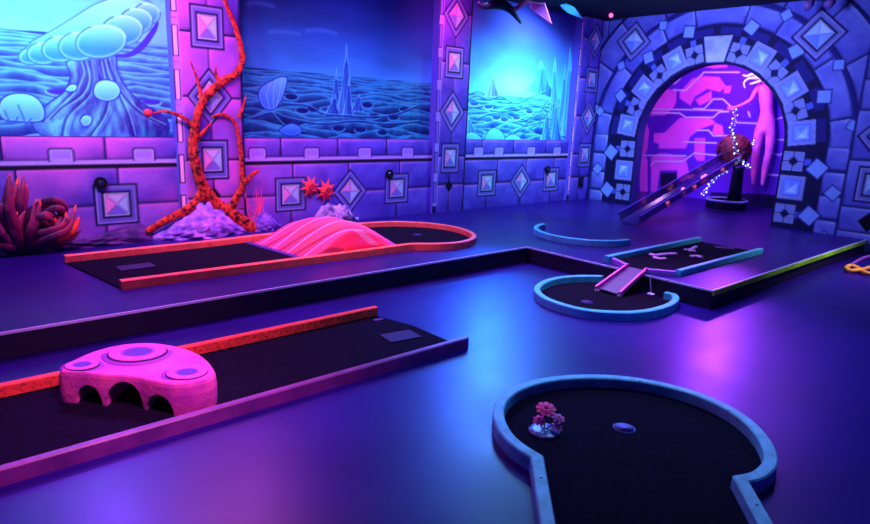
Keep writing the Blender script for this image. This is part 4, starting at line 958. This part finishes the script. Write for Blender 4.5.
rock([(3.145, 0.229), (3.224, 0.320), (3.302, 0.375), (3.405, 0.367), (3.509, 0.285), (3.615, 0.176)], 6.945, 'small violet rock beside the pink grass, just right of the orange tree', 2, mat('rock_violet', (150, 80, 226), .7, c2=(80, 40, 180), nscale=9, bump=.8, bscale=18))
rock([(4.053, 0.204), (4.157, 0.352), (4.247, 0.412), (4.399, 0.389), (4.523, 0.381), (4.651, 0.278), (4.783, 0.102)], 6.945, 'lilac and dark folded rock against the wall behind the rippled hump', 3, mat('rock_banded', (210, 150, 250), .7, c2=(40, 20, 110), nscale=7, bump=.8, bscale=18))
rock([(0.519, 0.372), (0.900, 0.326), (1.229, 0.274), (1.542, 0.264), (1.833, 0.342), (1.982, 0.351), (2.177, 0.180)], 6.945, 'low dark purple rock bank under the left mural, behind the curling plant', 4, mat('rock_dark', (110, 40, 150), .8, c2=(50, 16, 100), nscale=6, bump=.8, bscale=18))

# ---- curling plant, far left
PL = mat('plant_magenta', (110, 22, 90), .6, c2=(60, 12, 76), nscale=5); PLM = mat('plant_crimson', (160, 30, 92), .6, c2=(110, 20, 92), nscale=8); PLT = mat('plant_orange', (255, 70, 60), .6)
Pn = thing('curling_plant', 'magenta plant with curling orange-tipped leaves at the far left of the wall', 'plant', (0.9, 6.7, PH))
base = (0.832, 6.600, 0.309)
leafs = [[(0.879, 0.270), (0.847, 0.437), (0.819, 0.629), (0.827, 0.787), (0.857, 0.934)], [(0.894, 0.268), (0.881, 0.463), (0.897, 0.624), (0.942, 0.763), (0.965, 0.838)], [(0.910, 0.257), (0.929, 0.459), (1.009, 0.617), (1.111, 0.659), (1.190, 0.605), (1.207, 0.516), (1.167, 0.440)], [(0.926, 0.255), (0.974, 0.426), (1.065, 0.516), (1.145, 0.481), (1.173, 0.419)],
         [(0.942, 0.253), (1.046, 0.312), (1.166, 0.340), (1.291, 0.389), (1.371, 0.504)], [(0.846, 0.264), (0.785, 0.442), (0.727, 0.635), (0.711, 0.774)], [(0.830, 0.265), (0.747, 0.379), (0.650, 0.482), (0.597, 0.689)], [(0.926, 0.255), (0.986, 0.376), (1.088, 0.407), (1.211, 0.456), (1.255, 0.572)], [(0.813, 0.257), (0.793, 0.527), (0.793, 0.677), (0.782, 0.724)], [(0.894, 0.259), (0.968, 0.533), (1.039, 0.596), (1.087, 0.583), (1.115, 0.522)], [(0.957, 0.242), (1.092, 0.268), (1.230, 0.284), (1.342, 0.364)], [(0.942, 0.253), (1.009, 0.452), (1.084, 0.544), (1.150, 0.539), (1.160, 0.460), (1.119, 0.384)], [(0.862, 0.262), (0.825, 0.372), (0.822, 0.506), (0.863, 0.598)], [(0.910, 0.257), (0.939, 0.400), (0.982, 0.513), (1.033, 0.702)], [(0.845, 0.254), (0.740, 0.303), (0.656, 0.387)], [(0.941, 0.244), (1.035, 0.372), (1.105, 0.405), (1.150, 0.342)], [(0.798, 0.259), (0.720, 0.419), (0.703, 0.552)]]
rp = random.Random(12)
leafs = leafs + [[(q[0] + dx * (i / 4), q[1] + dz * (i / 4)) for i, q in enumerate(Lf)] for Lf in leafs for dx, dz in ((rp.uniform(-.12, .10), rp.uniform(-.10, .06)), (rp.uniform(-.06, .12), rp.uniform(-.06, .10)))]
for k, Lf in enumerate(leafs):
    Q = catmull([(q[0], 6.90 - .04 - .14 * math.sin(PI * (i + .6) / (len(Lf) + .6)) - .014 * (k % 9), q[1]) for i, q in enumerate(Lf)], 8); N = len(Q)
    bm = bmesh.new(); tube(bm, Q, [(.052 if k in (0, 1, 3, 4) else .034) * (math.sin(PI * min(.985, .22 + .765 * i / (N - 1))) ** .8) + .002 for i in range(N)], 8, (1, .3, 1))
    lf = obj('leaf', bm, [PL, PLM, PLT], Pn, smooth=True)
    for pl in lf.data.polygons:
        f = min(pl.vertices) / (8 * N)
        pl.material_index = 2 if f > (.45 if k in (3, 4) else .86) and k % 3 != 2 else (1 if f > .5 or k % 4 == 1 else 0)
# ---- pink grass tuft
GP = mat('grass_pink', (255, 70, 150), .6); bm = bmesh.new(); rn = random.Random(8)
for k in range(16):
    b0 = (3.261, 6.900, 0.227); x = b0[0] + rn.uniform(-.05, .10); top = (x + rn.uniform(-.18, .14), 6.86, rn.uniform(.55, .78))
    tube(bm, catmull([(x, 6.9, .20), ((x + top[0]) / 2 + rn.uniform(-.02, .02), 6.87, .42), top], 4), [.008 - .0008 * i for i in range(9)], 5)
o = obj('grass_tuft', bm, GP); tag(o, 'wispy pink grass tuft beside the orange tree root', 'grass'); centre_origin(o)

# ---- two orange star flowers
SF = mat('star_orange', (255, 64, 60), .55, c2=(255, 50, 110), nscale=20); SFC = mat('star_centre', (200, 20, 90), .6)
for (px_, r, lab, rot) in (((4.027, 6.900, 0.661), .155, 'orange spiky star flower on the wall, the left one of the pair', .2), ((4.261, 6.900, 0.599), .17, 'orange spiky star flower on the wall, the right one of the pair', .5)):
    t = thing('star_flower', lab, 'flower', (px_[0], 6.92, px_[2]), 'orange star flowers on the wall')
    bm = bmesh.new()
    for layer in range(2):
        n = 8; c = bm.verts.new((px_[0], 6.87 - layer * .015, px_[2])); cb = bm.verts.new((px_[0], 6.95, px_[2])); vs = []
        for k in range(2 * n):
            a = PI * k / n + rot + layer * .39; rr = (r if k % 2 == 0 else r * .45) * (1 - .35 * layer); vs.append(bm.verts.new((px_[0] + rr * math.cos(a) * .92, 6.93 - (.02 if k % 2 else 0) - layer * .02, px_[2] + rr * math.sin(a))))
        for k in range(2 * n): bm.faces.new((vs[k], vs[(k + 1) % (2 * n)], c)); bm.faces.new((vs[(k + 1) % (2 * n)], vs[k], cb))
    obj('petals', bm, SF, t)
    bm = bmesh.new(); tube(bm, [(px_[0] + .045 * math.cos(a), 6.855, px_[2] + .045 * math.sin(a)) for a in [2 * PI * k / 16 for k in range(17)]], .012, 6); obj('flower_centre', bm, SFC, t, smooth=True)
bm = bmesh.new()

# ---- small black round sensors and a socket box on the wall
KB = mat('plastic_black', (8, 6, 24), .5)
for (q, lab) in (((1.634, 0.802), 'black round sensor at the corner of the first square stone, far left'), ((5.295, 0.782), 'black round sensor above the square stone right of the diamond, middle of the wall'), ((8.786, 0.755), 'black round sensor above the square stone near the corner pilaster')):
    t = thing('wall_sensor', lab, 'sensor', (q[0], 6.945, q[1]), 'small black sensors on the wall')
    bm = bmesh.new(); tube(bm, [(q[0], 6.95, q[1]), (q[0], 6.925, q[1])], .062, 18); obj('housing', bm, KB, t)
    bm = bmesh.new(); tube(bm, [(q[0], 6.925, q[1]), (q[0], 6.915, q[1])], [.03, .02], 14); obj('lens', bm, mat('lens_dark', (30, 30, 80), .2, .6), t)
q = (9.767, 0.497); t = thing('wall_socket', 'black rectangular box on the wall beside the corner', 'socket', (q[0] - .03, 6.9, q[1]))
bm = bmesh.new(); box(bm, (q[0] - .10, 6.87, q[1] - .08), (q[0] + .04, 6.90, q[1] + .10), .008); obj('box_body', bm, KB, t)
bm = bmesh.new(); box(bm, (q[0] - .07, 6.865, q[1] - .03), (q[0] + .01, 6.872, q[1] + .05), .003); obj('cover_plate', bm, mat('plate', (30, 20, 70), .4), t)

# ---- hanging things near the ceiling
HY = 6.3
Hg = thing('hanging_ornament', 'pink and violet beaked ornament hanging from the ceiling in front of the bright mural', 'ornament', (7.288, 6.300, 3.083))
PK = mat('beak_pink', (255, 96, 200), .4, c2=(220, 80, 230), nscale=10); VD = mat('wing_dark', (20, 10, 70), .5)
def H3(P, y=HY): return [(p[0], y + p[2] * 0, p[1]) for p in P]
A1 = (7.449, 6.300, 3.241); A2 = (7.804, 6.300, 3.009); A3 = (7.305, 6.300, 3.126); A4 = (6.920, 6.300, 3.089); A5 = (7.142, 6.300, 3.212); A6 = (7.557, 6.300, 3.283)
def V3(t, dy=0): return Vector((t[0], t[1] + dy, t[2]))
bm = bmesh.new()
vs = [bm.verts.new(V3((7.228, 6.300, 3.224), -.05)), bm.verts.new(V3((7.559, 6.300, 3.270), -.04)), bm.verts.new(V3(A2)), bm.verts.new(V3(A3, -.04)), bm.verts.new(V3((7.407, 6.300, 3.208), -.16)), bm.verts.new(V3((7.407, 6.300, 3.208), .12))]
for a, b in ((0, 1), (1, 2), (2, 3), (3, 0)): bm.faces.new((vs[a], vs[b], vs[4])); bm.faces.new((vs[b], vs[a], vs[5]))
obj('beak', bm, PK, Hg)
bm = bmesh.new(); tube(bm, catmull([(6.880, 6.300, 3.070), (7.003, 6.300, 3.106), (7.122, 6.300, 3.196), (7.271, 6.300, 3.230), (7.449, 6.300, 3.241)], 5), .022, 8); tube(bm, catmull([(6.931, 6.350, 3.115), (7.055, 6.350, 3.151), (7.175, 6.350, 3.235), (7.326, 6.350, 3.269)], 5), .016, 8); obj('neck', bm, PK, Hg, smooth=True)
bm = bmesh.new(); P = [(6.222, 6.300, 3.096), (6.339, 6.300, 3.062), (6.530, 6.300, 3.107), (6.709, 6.300, 3.126), (6.857, 6.300, 3.093), (6.968, 6.300, 3.029), (7.106, 6.300, 2.939)]; tube(bm, catmull(P, 5), [.02 + .05 * math.sin(PI * i / 30) for i in range(31)], 8, (1, .5, 1)); obj('wing', bm, VD, Hg, smooth=True)
for q in ((6.751, 6.300, 3.118), (7.404, 6.300, 3.235)): bm = bmesh.new(); tube(bm, [q, (q[0], HY, CH)], .006, 5); obj('hanging_wire', bm, KB, Hg)
Sh = thing('hanging_shard', 'teal crystal shard hanging from the black ceiling edge near the corner', 'ornament', (8.262, 6.400, 3.305))
bm = bmesh.new(); a_, b_, c_ = V3((8.084, 6.400, 3.324)), V3((8.695, 6.400, 3.198)), V3((8.297, 6.400, 3.237)); d_ = V3((8.287, 6.400, 3.308), -.12); e_ = V3((8.287, 6.400, 3.308), .12); f_ = V3((8.227, 6.400, 3.372))
vs = [bm.verts.new(v) for v in (a_, c_, b_, f_, d_, e_)]
for i in range(4): bm.faces.new((vs[i], vs[(i + 1) % 4], vs[4])); bm.faces.new((vs[(i + 1) % 4], vs[i], vs[5]))
obj('crystal', bm, mat('shard_teal', (90, 170, 246), .3, .6), Sh)
bm = bmesh.new(); tube(bm, [f_, (f_.x, f_.y, CH)], .006, 5); obj('hanging_wire', bm, KB, Sh)
p = (9.190, 6.200, 3.304); t = thing('spotlight', 'small pink-lit spotlight under the black ceiling left of the arch', 'lamp', p)
p = Vector((9.500, 6.410, 3.370)); t.location = p; t.matrix_world = Matrix.Translation(p)
bm = bmesh.new(); tube(bm, [(p.x, p.y, CH), (p.x, p.y, p.z)], .012, 6); tube(bm, [(p.x + .05, p.y, p.z + .02), (p.x - .05, p.y - .02, p.z - .02)], .045, 14); obj('housing', bm, KB, t)
bm = bmesh.new(); bmesh.ops.create_icosphere(bm, subdivisions=2, radius=.036, matrix=Matrix.Translation((p.x - .055, p.y - .02, p.z - .022))); obj('bulb', bm, mat('bulb_pink', (255, 90, 150), .4, emit=(255, 70, 140), estr=2.5), t, smooth=True)
p = Vector((9.800, 3.332, 3.214)); t = thing('spotlight', 'dim double spotlight above the big diamond at the upper right of the arch', 'lamp', p)
bm = bmesh.new(); box(bm, (p.x - .03, p.y - .28, CH - .04), (p.x + .03, p.y + .22, CH)); obj('mounting_bar', bm, KB, t)
GYP = mat('lamp_mauve', (130, 90, 190), .4)
for dy in (-.14, .12): bm = bmesh.new(); tube(bm, [(p.x, p.y + dy, CH - .03), (p.x - .02, p.y + dy, CH - .09), (p.x - .08, p.y + dy + .03, CH - .14)], [.03, .05, .06], 12); obj('lamp_head', bm, GYP, t, smooth=True)

# ---- golden rope ornament on the floor at the right edge
GD = mat('rope_gold', (255, 190, 100), .45, c2=(236, 120, 60), nscale=14); GD2 = mat('rope_violet', (130, 70, 190), .5)
G = thing('rope_coil', 'golden twisted rope loop lying on the dark floor at the right edge', 'rope', (8.7, 2.0, 0))
P = [p + (.035,) for p in [(8.460, 2.111), (8.649, 2.110), (8.587, 2.031), (8.402, 1.921), (8.357, 1.840), (8.593, 1.799), (8.973, 1.789), (9.182, 1.899), (8.921, 1.940), (8.626, 1.948), (8.439, 1.981), (8.318, 2.030), (8.460, 2.111)]]
bm = bmesh.new(); tube(bm, catmull(P, 6), .024, 8); obj('rope', bm, GD, G, smooth=True)
P = [(8.649, 2.110) + (.04,), (8.799, 2.077) + (.09,), (8.964, 2.035) + (.12,), (9.085, 1.960) + (.12,), (9.040, 1.866) + (.04,)]
bm = bmesh.new(); tube(bm, catmull(P, 6), .02, 8); o = obj('rope_arch', bm, GD2, G, smooth=True)

# ================================================================ LIGHT
def area(loc, aim, size, power, col, sy=None, spread=180, spec=1.0):
    l = bpy.data.lights.new('area_light', 'AREA'); l.energy = power; l.color = col; l.size = size
    l.spread = math.radians(spread); l.specular_factor = spec
    if sy: l.shape = 'RECTANGLE'; l.size_y = sy
    o = bpy.data.objects.new('area_light', l); COL.objects.link(o); o.location = loc
    o.rotation_euler = (Vector(aim) - Vector(loc)).to_track_quat('-Z', 'Y').to_euler(); return o
def spot(loc, aim, power, col, ang, blend=1.0, rad=0.12):
    l = bpy.data.lights.new('spot_light', 'SPOT'); l.energy = power; l.color = col; l.spot_size = math.radians(ang); l.spot_blend = blend; l.shadow_soft_size = rad
    o = bpy.data.objects.new('spot_light', l); COL.objects.link(o); o.location = loc
    o.rotation_euler = (Vector(aim) - Vector(loc)).to_track_quat('-Z', 'Y').to_euler(); return o
area((1.9, 5.5, 3.3), (2.2, 6.95, 1.1), 0.8, 112, (1.0, 0.12, 0.48), spec=0.08)
area((1.2, 5.6, 3.3), (1.4, 6.95, 1.0), 0.8, 34, (0.3, 0.25, 1.0), spec=0.08)
area((0.4, 5.9, 3.3), (1.4, 6.95, 2.4), 0.6, 46, (0.24, 0.95, 0.9), spread=100, spec=0.08)
area((4.6, 5.5, 3.3), (4.8, 6.95, 0.6), 0.9, 62, (0.50, 0.32, 1.0), spread=130, spec=0.08)
area((8.0, 5.9, 3.3), (7.9, 6.95, 1.9), 0.8, 90, (0.27, 0.82, 0.95), spread=120, spec=0.08)
area((6.0, 5.9, 3.3), (6.2, 6.95, 2.8), 0.2, 7, (1.0, 0.10, 0.45), spread=80, spec=0.08)
area((7.6, 4.6, 3.3), (10.0, 4.7, 1.7), 1.2, 122, (0.40, 0.44, 1.0), spread=120, spec=0.08)
area((11.0, 5.2, 3.0), (12.3, 5.6, 1.2), 1.0, 80, (0.85, 0.4, 1.0), spec=0.08)
area((1.2, 1.6, 3.0), (0.9, 3.3, 0.1), 0.5, 12, (1.0, 0.25, 0.6), spread=50, spec=0.08)
area((2.2, 5.4, 3.3), (1.6, 4.0, 0.0), 0.8, 30, (1.0, 0.20, 0.65), spread=110, spec=0.08)
area((6.6, 5.8, 3.3), (4.6, 3.6, 0.0), 1.0, 46, (0.20, 0.60, 1.0), spread=110, spec=0.08)
area((8.4, 1.2, 3.3), (8.2, 2.2, 0.0), 0.5, 13, (0.8, 0.75, 0.8), spread=60, spec=0.08)  # added fill light, no fixture: brightens the rope and green strip
spot((7.1, 6.6, 2.5), (3.7, 3.7, 0.0), 1000, (0.01, 0.085, 1.0), 27)
spot((9.7, 4.0, 2.3), (5.0, 2.1, 0.0), 420, (0.34, 0.05, 1.0), 20)
spot((1.4, 6.6, 3.2), (0.5, 2.45, 0.0), 420, (0.22, 0.06, 1.0), 30)
spot((3.0, 6.6, 3.2), (1.2, 2.55, 0.0), 80, (0.6, 0.06, 0.9), 16)
spot((6.4, 6.6, 3.2), (2.4, 2.4, 0.0), 110, (0.04, 0.08, 1.0), 34)
spot((9.4, 3.0, 3.2), (6.0, 1.0, 0.0), 110, (0.30, 0.08, 1.0), 50)
spot((9.5, 5.2, 3.0), (7.2, 3.9, 0.2), 90, (0.45, 0.10, 1.0), 44)
spot((0.9, 6.6, 3.2), (0.5, 4.9, 0.2), 60, (0.7, 0.12, 1.0), 50)
area((3.4, 4.6, 3.2), (3.4, 5.5, 0.2), 0.5, 14, (1.0, 0.30, 0.35), spread=70, spec=0.08)  # added warm fill over the platform lane, to brighten its orange-red rails
area((4.6, 2.4, 3.3), (3.6, 1.8, 0.0), 1.0, 40, (0.28, 0.60, 1.0), spread=110, spec=0.05)  # added overhead fill for the blue ring rails, no fixture behind it
area((5.6, 3.9, 3.3), (5.3, 3.1, 0.1), 0.5, 14, (0.9, 0.35, 0.9), spread=60, spec=0.05)  # added fill aimed at the pink ramp to bring its colour back

W = bpy.data.worlds.new('world'); SC.world = W; W.use_nodes = True
W.node_tree.nodes['Background'].inputs[0].default_value = (0.08, 0.03, 0.42, 1); W.node_tree.nodes['Background'].inputs[1].default_value = 0.26

# ================================================================ CAMERA
cd = bpy.data.cameras.new('camera'); co = bpy.data.objects.new('camera', cd); COL.objects.link(co); SC.camera = co
cd.sensor_width = 36; cd.lens = 36 * 620 / 870; cd.clip_start = 0.05
yw, pt, rl_ = math.radians(41.85), math.radians(13.27), math.radians(2.34)
F = Vector((math.sin(yw) * math.cos(pt), math.cos(yw) * math.cos(pt), -math.sin(pt))); R0 = Vector((math.cos(yw), -math.sin(yw), 0)); U0 = R0.cross(F)
R = R0 * math.cos(rl_) + U0 * math.sin(rl_); U = -R0 * math.sin(rl_) + U0 * math.cos(rl_)
co.matrix_world = Matrix(((R.x, U.x, -F.x, 0), (R.y, U.y, -F.y, 0), (R.z, U.z, -F.z, 1.6), (0, 0, 0, 1)))
vs = SC.view_settings; vs.view_transform = 'Standard'; vs.look = 'None'; vs.gamma = 1; vs.use_curve_mapping = False; vs.exposure = 0.35
